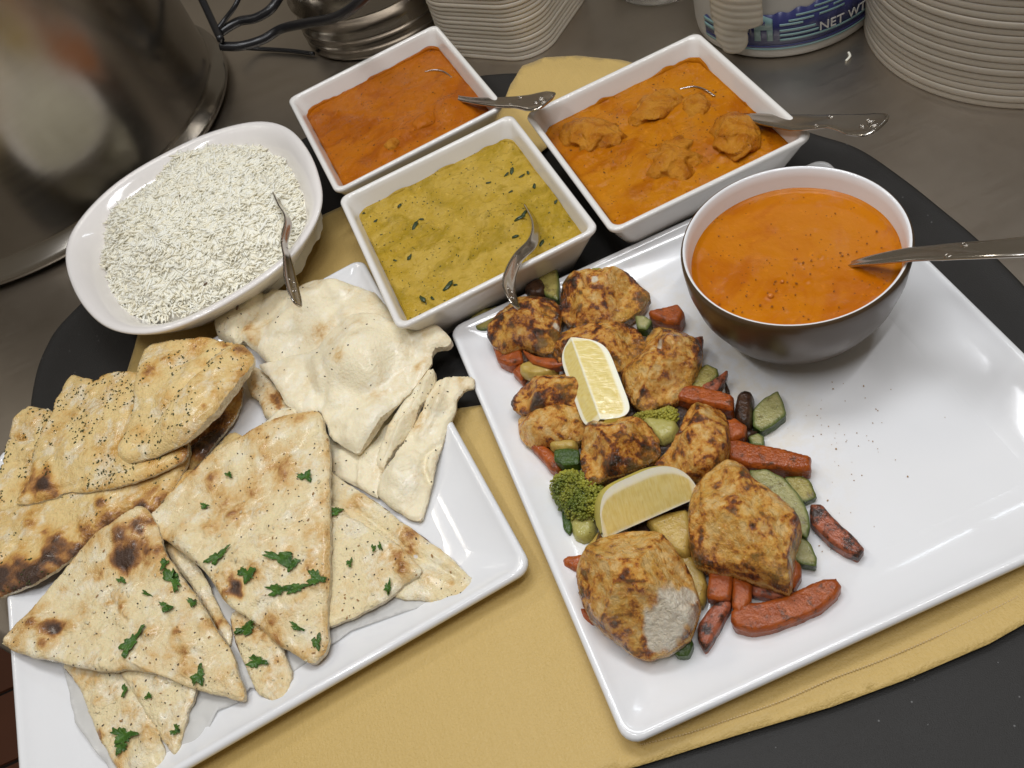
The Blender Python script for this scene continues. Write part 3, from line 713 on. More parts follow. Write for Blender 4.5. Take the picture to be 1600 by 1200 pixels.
# ------------------------------------------------------------------ food sheets
ALLV, ALLF = [], []
def smooth_poly(P, it=1, cut=.2):
    for _ in range(it):
        Q = []
        n = len(P)
        for i in range(n):
            a, b = P[i], P[(i+1) % n]; Q += [a*(1-cut)+b*cut, a*cut+b*(1-cut)]
        P = np.array(Q)
    return P
def sheet(name, poly, zc, thick, mat, parent=None, edge=.004, lip=.35, bumps=(), namp=.0015, nsc=30, seed=1, browns=(), basebrown=0., edgebrown=.0, crumb_side=True, res=3.0, rough_edge=1.2, it=1, under=None, sidemat=None, fiber=0, brn=.0, smoothcut=.2, creases=(), pales=(), addbvh=True, brnsc=45, ridge=0, facet=0, blist=0, blk=1.):
    """a food piece with thickness: outline in photo pixels lying at heights zc (number or [(px,py,z)...])"""
    P = smooth_poly(np.array(poly, float), it, smoothcut)
    B = resample(P, res)
    if rough_edge:
        nn = np.roll(B, -1, 0)-np.roll(B, 1, 0); nn = np.c_[nn[:, 1], -nn[:, 0]]; nn /= np.hypot(*nn.T)[:, None]+1e-9
        B = B+nn*((vn(B, .07, seed, 3)-.5)*2*rough_edge*1.8)[:, None]
    V2, T = triangulate(B, res)
    # orientation: pixel y is down -> flip
    def zof(Q):
        if np.isscalar(zc): return np.full(len(Q), float(zc))
        W_ = 0; Z = 0
        for x, y, z in zc:
            k = 1/(((Q[:, 0]-x)**2+(Q[:, 1]-y)**2)**1.25+400); W_ = W_+k; Z = Z+k*z
        return Z/W_
    zb = zof(V2)
    X = at(V2[:, 0], V2[:, 1], zb)
    Bw = at(B[:, 0], B[:, 1], zof(B))[:, :2]
    d = edist(X[:, :2], Bw[::2] if len(Bw) > 120 else Bw)
    prof = lip+(1-lip)*np.sqrt(np.clip(1-(1-np.clip(d/edge, 0, 1))**2, 0, 1))
    h = thick*prof
    fedge = 0
    if facet:
        rf = np.random.RandomState(seed); cc_ = X[:, :2].mean(0); U = X[:, :2]-cc_
        Uw = U+.0022*(np.c_[vn(X[:, :2], 120, seed+70, 2), vn(X[:, :2]+.3, 120, seed+71, 2)]-.5)
        hs = []
        a0 = rf.uniform(0, 6.28)
        for k in range(facet):
            if k == 0: dr = np.array([math.cos(a0), math.sin(a0)]); tl = rf.uniform(.05, .2); of = 0
            else:
                a_ = a0+k*2*math.pi/(facet-1)+rf.uniform(-.35, .35); dr = np.array([math.cos(a_), math.sin(a_)]); tl = rf.uniform(.45, 1.3); of = (np.abs(U@dr).max())*rf.uniform(.12, .60)
            hs.append(thick*rf.uniform(.92, 1.04)-tl*(Uw@dr-of))
        hs = np.sort(np.array(hs+[h*1.02+.0005]), 0)
        h = -np.log(np.exp(-hs*1800).sum(0))/1800; h = np.maximum(h, thick*.12*prof)
        fedge = np.exp(-((hs[1]-hs[0])/.0011)**2)
    for bx, by, br, bh in bumps:
        q = at(bx, by, zof(np.array([[bx, by]]))[0])[:2]; rr_ = br*.0005
        dd_ = np.hypot(*(X[:, :2]-q).T)/rr_*(1+.3*(vn(X[:, :2], 50, seed+3)-.5))
        h = h+bh*(1.15 if bh > .0025 else 1)*np.clip(1-dd_**2, 0, 1)**1.3
    if blist:
        rb = np.random.RandomState(seed+500); idx = rb.choice(len(X), blist); extra = []
        for ii in idx:
            q = X[ii, :2]; rr_ = rb.uniform(.004, .012); dd_ = np.hypot(*(X[:, :2]-q).T)/rr_*(1+.5*(vn(X[:, :2], 90, seed+3)-.5))
            h = h+rb.uniform(.0006, .0016)*np.clip(1-dd_**2, 0, 1)**1.2*np.clip(d/.006, 0, 1); extra.append((q, rr_, rb.uniform(-.1, .34)))
    for cpts, cw, chh in creases:   # polyline ridges/grooves in px
        C = np.array([at(x, y, zof(np.array([[x, y]]))[0])[:2] for x, y in cpts]); dm = np.full(len(X), 1e9)
        for i in range(len(C)-1):
            a, b = C[i], C[i+1]; ab = b-a; tt = np.clip(((X[:, :2]-a)@ab)/(ab@ab), 0, 1); dm = np.minimum(dm, np.hypot(*(X[:, :2]-a-tt[:, None]*ab).T))
        h = h+chh*np.exp(-(dm/cw)**2)
    fade = np.clip(d/(.0035 if ridge else edge*.8), .12, 1)
    h = h+namp*2*(vn(X, nsc, seed, 4)-.5)*fade
    if ridge: h = h+ridge*(.5-2*np.abs(vn(X, nsc*.75, seed+41, 2)-.5))*fade+ridge*.55*(.5-2*np.abs(vn(X, nsc*2.6, seed+42, 2)-.5))*fade
    if fiber: h = h+fiber*(vn(np.c_[X[:, 0]*1.0+X[:, 1]*.4, X[:, 1]*.25, X[:, 2]], 260, seed, 2)-.5)*fade
    top = X.copy(); top[:, 2] += h
    bot = X.copy(); bot[:, 2] = X[:, 2] if under is None else np.maximum(X[:, 2]-under*np.sqrt(np.clip(1-(1-np.clip(d/edge, 0, 1))**2, 0, 1)), FLOOR_Z*.95)
    brown = np.full(len(X), basebrown)+edgebrown*np.exp(-d/.004)+brn*(vn(X, brnsc, seed+9, 3)-.5)*2
    for bx, by, r1, amt in browns:
        dd_ = np.hypot(V2[:, 0]-bx, V2[:, 1]-by)/r1*(1+.5*(vn(V2, .05, seed+21, 2)-.5)*2)
        brown = brown+amt*.82*np.exp(-dd_**2*1.2)
    if blist:
        for q, rr_, am in extra: brown = brown+am*blk*np.exp(-(np.hypot(*(X[:, :2]-q).T)/(rr_*.7)*(1+.6*(vn(X[:, :2], 160, seed+4, 2)-.5)))**2)
    if facet: brown = brown+.30*fedge*(.4+1.2*vn(X, 90, seed+77, 2))-.08
    crumb = np.zeros(len(X))
    for bx, by, r1 in pales:
        dd_ = np.hypot(V2[:, 0]-bx, V2[:, 1]-by)/r1*(1+.3*(vn(V2, .06, seed+31, 2)-.5)*2); crumb = np.maximum(crumb, np.clip((1.05-dd_)*4+.8*(vn(V2, .16, seed+33, 3)-.5), 0, 1))
    n = len(X); be = boundary_edges(T)
    if T and True:
        # make sure top faces look up
        f = T[0]; a, b, c = (X[i] for i in f[:3]); flip = np.cross(b-a, c-a)[2] < 0
    V = np.concatenate([top, bot]); Fc = []; mi = []
    Tt = [tuple(reversed(f)) if flip else tuple(f) for f in T]
    Fc += Tt; mi += [0]*len(Tt)
    Fc += [tuple(i+n for i in reversed(f)) for f in Tt]; mi += [0]*len(Tt)
    # side wall: three levels so that a cut side can be rough
    be = boundary_edges(Tt); bi = sorted({a for a, b in be}); mp = {v: k for k, v in enumerate(bi)}
    nb = len(bi); ti = top[bi]; boi = bot[bi]
    cen = np.r_[X[:, :2].mean(0), 0]; dirs = ti-cen; dirs[:, 2] = 0; dirs /= np.linalg.norm(dirs, axis=1)[:, None]+1e-9
    wob = (vn(ti, 300, seed+2, 2)-.5)*.0016
    m1 = ti*.67+boi*.33+dirs*wob[:, None]; m2 = ti*.33+boi*.67-dirs*wob[:, None]
    o1 = 2*n; V = np.concatenate([V, ti, m1, m2, boi])
    for a, b in be:
        A, B_ = mp[a], mp[b]
        for lv in range(3):
            Fc.append((o1+lv*nb+B_, o1+lv*nb+A, o1+(lv+1)*nb+A, o1+(lv+1)*nb+B_)); mi.append(1 if sidemat else 0)
    cr = np.concatenate([crumb, crumb, *( [np.full(nb, .9 if crumb_side else 0.)]*4)])
    bb = np.concatenate([brown, brown, brown[bi], np.zeros(nb)+basebrown*.5, np.zeros(nb)+basebrown*.5, brown[bi]])
    o = obj(name, V, Fc, [mat]+([sidemat] if sidemat else []), parent, attrs={'brown': bb, 'crumb': cr, 'rim': np.concatenate([np.exp(-(d/.0016)**2)]*2+[np.ones(4*nb)])}, midx=mi)
    if addbvh:
        b0 = len(ALLV); ALLV.extend(map(tuple, top)); ALLF.extend([tuple(i+b0 for i in f) for f in Tt])
    o_top[o.name] = (top, Tt, d)
    return o
o_top = {}
def specks(parent, tops, count, mat, name='herb_specks', rmin=.0004, rmax=.0009, where=None, seed=3, clump=.5, csc=60):
    top, T, d = tops; rs = np.random.RandomState(seed); V, Fc = [], []
    k = 0; tries = 0
    while k < count and tries < count*30:
        tries += 1
        f = T[rs.randint(len(T))]; a, b, c = (top[i] for i in f[:3])
        p = (a+b+c)/3
        if where is not None and not where(p): continue
        if vn(p[None], csc, seed, 2)[0] < clump: continue
        nr = np.cross(b-a, c-a); 
        flake(V, Fc, p+np.array([0, 0, .0001]), rs.uniform(rmin, rmax), rs.uniform(0, 3.1), .00035, n=5, el=1.35, seed=tries, nor=nr)
        k += 1
    return tag(obj(name, V, Fc, mat, parent), kind='stuff')
def crop(pts, sc, ox, oy): return [(x/sc+ox, y/sc+oy) for x, y in pts]
c5 = lambda p: crop(p, 1.8186, 700, 400)
c6 = lambda p: crop(p, 3, 450, 650)
c7 = lambda p: crop(p, 3.6364, 320, 420)
c2 = lambda p: crop(p, 4, 0, 500)
c3 = lambda p: crop(p, 4, 0, 750)
c8 = lambda p: crop(p, 4, 0, 900)

# greaseproof paper under the stuffed breads
pp = [(95, 1030), (250, 940), (480, 880), (640, 830), (735, 915), (706, 938), (640, 955), (600, 968), (548, 985), (515, 1010), (470, 1040), (415, 1078), (392, 1075), (372, 1098), (340, 1110), (322, 1150), (290, 1185), (250, 1215), (180, 1215), (120, 1130)]
P = resample(np.array(pp, float), 6); V2, T = triangulate(P, 6)
X = at(V2[:, 0], V2[:, 1], .0155); X[:, 2] = .0125+.005*vn(X[:, :2], 30, 2, 2)+.004*np.abs(vn(X[:, :2], 70, 12, 1)-.5)
n = len(X); f = T[0]; fl_ = np.cross(X[f[1]]-X[f[0]], X[f[2]]-X[f[0]])[2] < 0; T = [tuple(reversed(f)) if fl_ else f for f in T]
V = np.concatenate([X, X-np.array([0, 0, .0001])]); Fc = [tuple(f) for f in T]+[tuple(i+n for i in reversed(f)) for f in T]+[(b, a, a+n, b+n) for a, b in boundary_edges(T)]
tag(obj('paper_liner', V, Fc, PAPER), 'crinkled translucent greaseproof paper under the stuffed flatbreads', 'paper')

# ---- plain naan
GN = 'plain naan pieces on the left plate'
def bread(name, label, cat, group, mat, poly, zc, th, **kw):
    kw.setdefault('blist', 34 if name == 'herb_naan' else 16); kw.setdefault('blk', 1. if name == 'herb_naan' else .6)
    o = sheet(name, poly, zc, th, mat, **kw); tag(o, label, cat, group); return o
bread('naan', 'pale scorched naan flap half hidden below the big puffed naan', 'naan', GN, BREAD_P, c7([(230, 560), (300, 560), (400, 640), (480, 780), (560, 830), (500, 900), (400, 890), (340, 840), (320, 770), (260, 710)]), .016, .005, seed=3, browns=[(420, 615, 22, .45), (412, 645, 22, .5), (430, 630, 14, .3)], namp=.003)
bread('naan', 'small cream naan corner tucked behind the cilantro triangle tip', 'naan', GN, BREAD_P, c7([(322, 905), (380, 850), (470, 800), (620, 800), (680, 900), (560, 900), (340, 925)]), .022, .004, seed=4, bumps=[(450, 650, 30, .003)])
bread('naan', 'flat pale naan layer lying under the pointed naan tip', 'naan', GN, BREAD_P, c6([(170, 90), (250, 130), (330, 160), (400, 60), (500, -20), (540, 30), (500, 140), (460, 250), (430, 395), (400, 380), (340, 345), (290, 320), (200, 280)]), .014, .004, seed=5, namp=.002, creases=[([(570, 700), (565, 760)], .002, .002)])
bread('naan', 'long naan strip with torn top and curled lower edge, nearest the plate rim', 'naan', GN, BREAD_P,
      [(684, 598), (700, 592), (719, 590), (743, 592), (743, 608), (728, 612), (716, 625), (712, 648), (700, 675), (688, 708), (680, 738), (676, 760), (668, 790), (660, 820), (640, 812), (612, 795), (592, 778), (596, 755), (608, 730), (622, 708), (636, 688), (650, 665), (662, 640), (672, 618)],
      [(700, 600, .026), (660, 700, .020), (640, 800, .013)], .005, seed=6, bumps=[(630, 760, 42, .007), (690, 640, 20, .003), (640, 725, 25, .003)], namp=.0028, edgebrown=.12,
      creases=[([(685, 700), (668, 715), (664, 735), (672, 755)], .0022, -.004), ([(700, 600), (690, 640), (660, 690)], .003, .003)])
bread('naan', 'narrow folded naan strip leaning between two pale pieces', 'naan', GN, BREAD_P,
      [(676, 577), (684, 588), (680, 606), (668, 625), (655, 645), (648, 665), (636, 685), (622, 705), (610, 728), (600, 745), (588, 730), (596, 705), (606, 680), (618, 655), (630, 632), (650, 608)],
      [(676, 585, .028), (640, 650, .022), (600, 740, .014)], .006, seed=7, namp=.0025, creases=[([(680, 590), (640, 660), (604, 735)], .0025, .004)], browns=[(648, 650, 10, .2)])
bread('naan', 'round-ended naan finger between the rice bowl and the bubbled naan', 'naan', GN, BREAD_P, c7([(72, 300), (100, 240), (150, 180), (230, 120), (340, 110), (360, 200), (280, 300), (240, 360), (200, 440), (180, 445), (90, 405), (70, 360)]), .026, .010, seed=8, edge=.010, lip=.1, namp=.0015)
bread('naan', 'bubbled pale naan behind, blistered with round puffs and light scorches', 'naan', GN, BREAD_P,
      c7([(190, 420), (215, 340), (260, 240), (290, 180), (390, 165), (395, 125), (420, 150), (500, 145), (560, 110), (640, 82), (740, 100), (830, 120), (920, 130), (990, 160), (1060, 260), (1100, 340), (900, 520), (640, 600), (420, 600), (300, 480), (240, 440)]),
      [(400, 540, .020), (480, 450, .024), (600, 480, .024), (380, 520, .018)], .006, seed=9, edge=.006,
      bumps=[(466, 503, 56, .008), (445, 540, 52, .007), (500, 520, 40, .003), (510, 470, 60, .008), (560, 500, 50, .005), (396, 528, 38, .006), (430, 480, 46, .005), (540, 460, 40, .004)], namp=.0016,
      browns=[(402, 527, 18, .5), (396, 490, 14, .4), (500, 530, 22, .30), (432, 520, 12, .2), (445, 535, 10, .25), (470, 500, 9, .2), (410, 545, 12, .3)])
bread('naan', 'largest puffed plain naan with one brown spot, pointed tip towards the viewer', 'naan', GN, BREAD_P,
      c7([(305, 555), (350, 540), (480, 515), (560, 490), (640, 470), (690, 430), (760, 375), (850, 305), (930, 285), (1010, 300), (1060, 330), (1130, 345), (1200, 352), (1270, 340), (1330, 348), (1380, 385), (1418, 430), (1395, 462), (1330, 470), (1300, 500), (1290, 555), (1230, 630), (1160, 720), (1080, 800), (1010, 880), (960, 960), (910, 1030), (868, 1062), (790, 1010), (715, 965), (700, 900), (665, 820), (600, 830), (540, 830), (470, 780), (420, 690), (370, 620)]),
      [(420, 575, .026), (520, 560, .031), (600, 520, .032), (700, 530, .029), (560, 700, .025), (600, 620, .030)], .004, seed=10, edge=.006,
      bumps=[(575, 545, 105, .013), (560, 580, 75, .007), (575, 665, 55, .006), (690, 525, 50, .006), (450, 590, 50, .004), (530, 640, 40, .003)], namp=.0014,
      creases=[([(500, 545), (520, 600), (505, 640)], .004, -.0018), ([(600, 510), (650, 560), (640, 600)], .005, -.0015), ([(520, 650), (580, 640), (640, 600)], .004, -.0015)],
      browns=[(547, 582, 13, .48), (524, 550, 8, .25), (506, 592, 12, .22), (440, 600, 30, .10), (520, 500, 12, .1)])

# ---- herb naan (left stack)
GH = 'herb-sprinkled naan folds on the left plate'
h5 = bread('herb_naan', 'dark oily naan edge in the gap behind the cilantro triangle', 'naan', GH, BREAD_H, [(300, 690), (320, 650), (345, 632), (382, 600), (378, 640), (360, 670), (335, 700), (312, 730), (270, 760), (240, 770), (270, 720)], .016, .005, seed=13, basebrown=.5, brn=.25, namp=.003)
bread('herb_naan', 'pale herb naan strip wedged behind the cilantro triangle edge', 'naan', GH, BREAD_H, [(308, 735), (340, 700), (365, 675), (392, 690), (360, 715), (320, 745), (300, 775), (262, 800), (250, 790), (275, 760), (298, 735)], .020, .004, seed=14, basebrown=.05, browns=[(375, 680, 14, .3)])
h3 = bread('herb_naan', 'herb naan at the far left edge, lowest of its stack, stacked with folded layers', 'naan', GH, BREAD_H,
      c2([(-60, 1000), (0, 980), (30, 940), (50, 850), (75, 760), (90, 690), (110, 630), (150, 590), (200, 560), (210, 548), (270, 558), (330, 572), (420, 700), (400, 900), (300, 1100), (150, 1200), (-60, 1230)]),
      [(0, 750, .026), (60, 660, .026), (40, 780, .022)], .007, seed=15, namp=.0022, basebrown=.05, brn=.16, browns=[(42, 690, 10, .3), (8, 790, 20, .25)], creases=[([(18, 690), (60, 692)], .0012, -.0025), ([(12, 728), (50, 728)], .0012, -.002)])
h4 = bread('herb_naan', 'charred glossy herb naan lying under the folded pieces, blackened along its front edge', 'naan', GH, BREAD_H,
      [(-40, 800), (20, 775), (75, 760), (150, 745), (250, 715), (296, 690), (300, 715), (280, 760), (258, 785), (250, 800), (230, 812), (205, 800), (180, 822), (140, 850), (100, 888), (62, 912), (20, 930), (-40, 950)],
      [(0, 900, .027), (30, 900, .025), (-20, 860, .027), (100, 850, .022), (250, 750, .025), (0, 800, .022)], .007, seed=16, edge=.007, namp=.0022, basebrown=.10, brn=.18, edgebrown=.28,
      browns=[(97, 858, 24, .95), (22, 905, 32, 1.0), (72, 893, 22, .75), (60, 822, 12, .6), (85, 830, 12, .4), (136, 832, 12, .5), (-5, 920, 30, .9), (170, 790, 9, .45), (228, 800, 13, .7), (250, 775, 14, .5), (48, 880, 24, .4), (120, 870, 20, .4)],
      bumps=[(97, 850, 30, .003), (60, 822, 20, .002), (170, 780, 60, .002)])
h2 = bread('herb_naan', 'middle herb naan thickly sprinkled with dried herbs, black blister at its left tip', 'naan', GH, BREAD_H,
      c2([(355, 512), (385, 470), (410, 405), (455, 350), (500, 360), (560, 375), (610, 392), (640, 365), (700, 332), (800, 330), (880, 335), (1000, 500), (1040, 700), (1180, 770), (1185, 820), (1160, 890), (1080, 930), (1000, 965), (900, 1005), (800, 1035), (700, 1060), (620, 1075), (520, 1085), (430, 1085), (330, 1125), (250, 1150), (170, 1160), (105, 1150), (150, 1090), (195, 1030), (200, 950), (215, 860), (250, 750), (290, 660), (330, 600)]),
      [(130, 600, .034), (60, 780, .030), (250, 720, .036), (180, 680, .038)], .005, seed=17, edge=.008, namp=.002, basebrown=.08, brn=.18, edgebrown=.22,
      browns=[(77, 762, 22, 1.15), (75, 762, 12, .5), (145, 715, 14, .3), (96, 700, 16, .35), (105, 715, 10, .4), (140, 672, 14, .3), (85, 733, 10, .3), (110, 640, 30, .12), (240, 722, 26, .4), (290, 705, 18, .4), (200, 580, 10, .3)],
      bumps=[(77, 765, 24, .004), (105, 712, 18, .002), (145, 720, 22, .002)], creases=[([(40, 775), (120, 762), (200, 735), (290, 700)], .0025, -.0025), ([(200, 590), (205, 650), (190, 700)], .003, -.002)])
h1 = bread('herb_naan', 'topmost folded herb naan with a smooth rolled right edge', 'naan', GH, BREAD_H,
      c2([(870, 335), (885, 260), (910, 195), (960, 165), (1020, 148), (1100, 135), (1200, 120), (1280, 114), (1360, 128), (1430, 150), (1448, 142), (1475, 165), (1500, 158), (1545, 180), (1592, 235), (1594, 290), (1560, 350), (1500, 430), (1440, 510), (1380, 595), (1310, 660), (1240, 722), (1180, 765), (1120, 795), (1050, 825), (980, 860), (900, 880), (820, 902), (775, 892), (745, 850), (742, 800), (790, 730), (820, 650), (845, 550), (855, 440)]),
      [(230, 560, .046), (380, 560, .044), (200, 710, .040), (300, 650, .048)], .006, seed=18, edge=.008, lip=.2, namp=.0018, basebrown=.06, brn=.16, edgebrown=.10,
      bumps=[(330, 620, 110, .006), (250, 590, 60, .003), (360, 570, 40, .003)],
      creases=[([(358, 545), (330, 580), (270, 640), (215, 700)], .004, -.004), ([(370, 540), (352, 560)], .002, -.003)],
      browns=[(245, 587, 18, .38), (310, 558, 16, .4), (358, 545, 10, .45), (378, 548, 10, .4), (262, 600, 10, .2), (217, 680, 14, .42), (225, 672, 8, .3), (285, 690, 20, .28), (260, 640, 20, .12), (328, 575, 8, .3), (331, 647, 4, .5)])

# ---- stuffed cilantro flatbreads: top layer, filling and bottom layer
GC = 'stuffed flatbread triangles on the left plate'
def stuffed(label, poly, zc, th, low=.45, **kw):
    P = np.array(poly, float); c = P.mean(0)
    zmax = min(z for *_, z in zc) if not np.isscalar(zc) else zc
    dz = lambda k: (zc+k if np.isscalar(zc) else [(x, y, z+k) for x, y, z in zc])
    e = empty('stuffed_flatbread', at(c[0], c[1], zmax-.004)); tag(e, label, 'flatbread', GC)
    sheet('bottom_layer', (c+(P-c)*.995).tolist(), dz(-th*.85), th*.42, BREAD_C, e, edge=.003, lip=.6, seed=kw.get('seed', 1)+50, namp=.0006, browns=(), edgebrown=.1, addbvh=False, res=4)
    sheet('filling', (c+(P-c)*.98).tolist(), dz(-th*.42), th*.40, FILL, e, edge=.002, lip=.8, seed=kw.get('seed', 1)+60, namp=.001, crumb_side=False, addbvh=False, res=4)
    t_ = sheet('top_layer', poly, zc, th*.5, BREAD_C, e, edge=.0035, lip=.5, blist=int(6+np.ptp(P[:, 0])*np.ptp(P[:, 1])/2400), blk=.9, **kw)
    return e, t_
s_a, t_a = stuffed('lowest cilantro flatbread strip pointing down at the front left corner', [(100, 1042), (112, 1055), (130, 1078), (145, 1122), (155, 1145), (162, 1160), (178, 1190), (195, 1215), (255, 1222), (262, 1188), (257, 1155), (240, 1115), (218, 1082), (195, 1055), (190, 1030), (120, 1020)],
    [(120, 1040, .0165), (220, 1200, .0145)], .009, seed=71, namp=.0012, basebrown=.03, brn=.15, browns=[(150, 1065, 30, .2), (208, 1110, 16, .3), (160, 1155, 14, .3), (190, 1195, 18, .3), (125, 1050, 14, .3)], bumps=[(235, 1175, 30, .003)])
s_b, t_b = stuffed('small flatbread triangle with one cilantro leaf below the front-left bread', [(190, 1050), (200, 1068), (218, 1095), (245, 1137), (262, 1165), (279, 1187), (287, 1160), (292, 1135), (298, 1110), (308, 1090), (312, 1070), (290, 1050), (230, 1035)],
    [(200, 1060, .0185), (278, 1185, .0150), (300, 1080, .0175)], .009, seed=72, namp=.001, basebrown=.02, brn=.12, browns=[(225, 1085, 16, .2), (300, 1095, 8, .3)])
s_c, t_c = stuffed('partly hidden flatbread between the two big cilantro triangles', [(250, 842), (275, 850), (300, 872), (322, 900), (338, 935), (352, 965), (366, 985), (362, 1015), (350, 1000), (335, 975), (310, 930), (280, 890)],
    [(260, 850, .018), (360, 1000, .016)], .008, seed=73, namp=.0012, basebrown=.06, brn=.15)
s_d, t_d = stuffed('longer right-hand flatbread triangle reaching the plate rim', c6([(170, 200), (205, 265), (300, 335), (400, 400), (460, 440), (520, 490), (580, 530), (640, 575), (700, 620), (760, 665), (830, 735), (872, 775), (860, 840), (852, 888), (800, 890), (755, 882), (690, 880), (620, 868), (540, 868), (400, 800), (200, 500)]),
    [(520, 750, .018), (620, 850, .0155), (730, 930, .0142)], .009, seed=74, namp=.0012, basebrown=.02, brn=.15,
    browns=[(640, 835, 22, .35), (560, 795, 22, .2), (710, 915, 8, .35), (690, 862, 8, .3), (650, 858, 10, .2)], creases=[([(650, 870), (690, 890), (715, 905)], .003, -.003), ([(560, 800), (600, 830), (650, 870)], .0018, -.003)])
s_e, t_e = stuffed('golden-tipped flatbread triangle just right of the central one', c6([(190, 420), (230, 432), (262, 452), (300, 480), (340, 500), (400, 540), (460, 575), (520, 615), (580, 665), (632, 728), (625, 755), (600, 765), (555, 795), (515, 835), (470, 870), (420, 895), (370, 925), (330, 945), (260, 970), (190, 1000), (150, 900), (150, 600)]),
    [(520, 800, .0215), (600, 880, .0205), (640, 900, .0195), (520, 960, .0175)], .010, seed=75, namp=.0012, basebrown=.02, brn=.15,
    browns=[(625, 880, 26, .42), (635, 905, 16, .3), (600, 870, 10, .25), (612, 858, 9, .3), (552, 920, 8, .2), (570, 865, 6, .3)])
s_f, t_f = stuffed('flatbread point with an orange-browned band poking out below the central triangle', [(362, 965), (366, 985), (372, 1010), (385, 1035), (395, 1065), (407, 1087), (420, 1094), (436, 1101), (450, 1097), (455, 1080), (460, 1055), (453, 1035), (446, 1020), (440, 990), (420, 960), (385, 945)],
    [(385, 970, .018), (440, 1095, .0150)], .011, seed=76, namp=.0012, basebrown=.05, brn=.12, browns=[(400, 1000, 20, .38), (430, 1005, 18, .3), (388, 985, 10, .3), (400, 1075, 9, .2), (437, 1035, 6, .3)])
s_g, t_g = stuffed('front-left cilantro triangle with a dark scorched corner and long left tip', [(5, 1006), (30, 978), (60, 948), (95, 905), (125, 868), (150, 838), (178, 820), (200, 803), (222, 792), (235, 800), (246, 815), (252, 838), (262, 868), (278, 890), (290, 908), (308, 930), (325, 958), (340, 985), (358, 1010), (370, 1030), (374, 1052), (388, 1085), (386, 1097), (374, 1098), (355, 1090), (337, 1086), (315, 1080), (300, 1076), (275, 1066), (250, 1056), (225, 1050), (200, 1048), (182, 1052), (150, 1050), (120, 1044), (95, 1036), (60, 1030), (25, 1020)],
    [(5, 1006, .0295), (40, 1000, .027), (90, 960, .025), (230, 800, .032), (380, 1090, .019), (200, 950, .026)], .011, seed=77, namp=.0022, basebrown=.08, brn=.24, edgebrown=.16,
    bumps=[(60, 990, 40, .002), (210, 930, 28, .0025), (180, 860, 50, .002)],
    creases=[([(178, 925), (205, 915), (200, 890)], .0015, -.002), ([(175, 930), (190, 960), (205, 975)], .0015, -.002), ([(200, 1030), (240, 1052), (300, 1074)], .0015, .0015)],
    browns=[(200, 870, 30, .62), (195, 882, 16, .5), (235, 848, 26, .4), (222, 830, 14, .55), (190, 835, 26, .35), (90, 985, 19, .95), (95, 988, 9, .4), (74, 1007, 16, .7), (103, 927, 10, .45), (160, 905, 14, .3), (120, 880, 14, .25), (170, 820, 22, .3), (208, 945, 14, .25), (50, 960, 24, .18), (265, 1030, 12, .2), (245, 1028, 6, .3), (25, 985, 20, .15), (205, 965, 10, .3), (150, 850, 18, .25)])
s_h, t_h = stuffed('central and largest cilantro triangle with golden upper edge and brown scorch', [(231, 817), (250, 797), (270, 777), (300, 745), (330, 715), (365, 693), (400, 675), (428, 662), (455, 652), (480, 648), (500, 645), (508, 658), (512, 680), (517, 700), (518, 740), (518, 800), (519, 850), (519, 900), (516, 940), (514, 980), (517, 1008), (512, 1025), (492, 1041), (475, 1034), (458, 1020), (440, 1013), (420, 992), (400, 975), (385, 965), (368, 955), (352, 938), (335, 910), (322, 893), (300, 875), (275, 855), (250, 838)],
    [(235, 815, .027), (500, 650, .031), (500, 1030, .021), (400, 820, .031)], .012, seed=78, namp=.0022, basebrown=.07, brn=.22, edgebrown=.16,
    bumps=[(300, 830, 34, .002), (430, 690, 60, .0025), (470, 960, 50, .003), (440, 860, 60, .002)],
    creases=[([(310, 830), (350, 800), (395, 780)], .0025, -.0015), ([(395, 950), (430, 930), (500, 925)], .002, .0015), ([(505, 660), (510, 700)], .002, .002)],
    browns=[(375, 928, 13, 1.0), (382, 938, 10, .6), (368, 912, 10, .4), (350, 765, 30, .28), (430, 740, 30, .33), (400, 760, 22, .22), (330, 830, 34, .18), (345, 905, 16, .3), (340, 720, 40, .12), (455, 655, 40, .22), (400, 675, 35, .22), (470, 700, 20, .08), (490, 830, 14, .2), (360, 840, 20, .2), (362, 890, 14, .35), (395, 905, 30, .15), (440, 1000, 12, .25)])

# herb flakes
for hh, cnt, sd in ((h3, 170, 1), (h2, 420, 2), (h1, 200, 3), (h4, 110, 4)):
    specks(hh, o_top[hh.name], cnt, HERB, seed=sd, clump=.52, rmin=.0003, rmax=.0012)
PEP = m_simple('cracked_pepper', (.045, .028, .018), .6); GAR = m_simple('garlic_bits', (.78, .66, .42), .4, sss=.2); CRUST = m_simple('toasted_garlic', (.40, .22, .08), .45)
for (en, tp), cnt, sd in zip(((s_a, t_a), (s_b, t_b), (s_d, t_d), (s_e, t_e), (s_f, t_f), (s_g, t_g), (s_h, t_h)), (26, 16, 40, 40, 16, 100, 130), range(20, 40)):
    specks(en, o_top[tp.name], cnt, PEP, 'pepper_specks', .00030, .0008, seed=sd, clump=.3)
    specks(en, o_top[tp.name], cnt//5, GAR, 'garlic_bits', .0006, .0018, seed=sd+40, clump=.45)
    specks(en, o_top[tp.name], cnt//4, CRUST, 'toasted_bits', .0004, .0013, seed=sd+80, clump=.45)
for o in [o for o in list(COL.objects) if o.name.startswith('naan')]:
    specks(o, o_top[o.name], 14, PEP, 'pepper_specks', .0003, .0009, seed=len(o.name)+int(o_top[o.name][0][0, 0]*1e4) % 97, clump=.3)

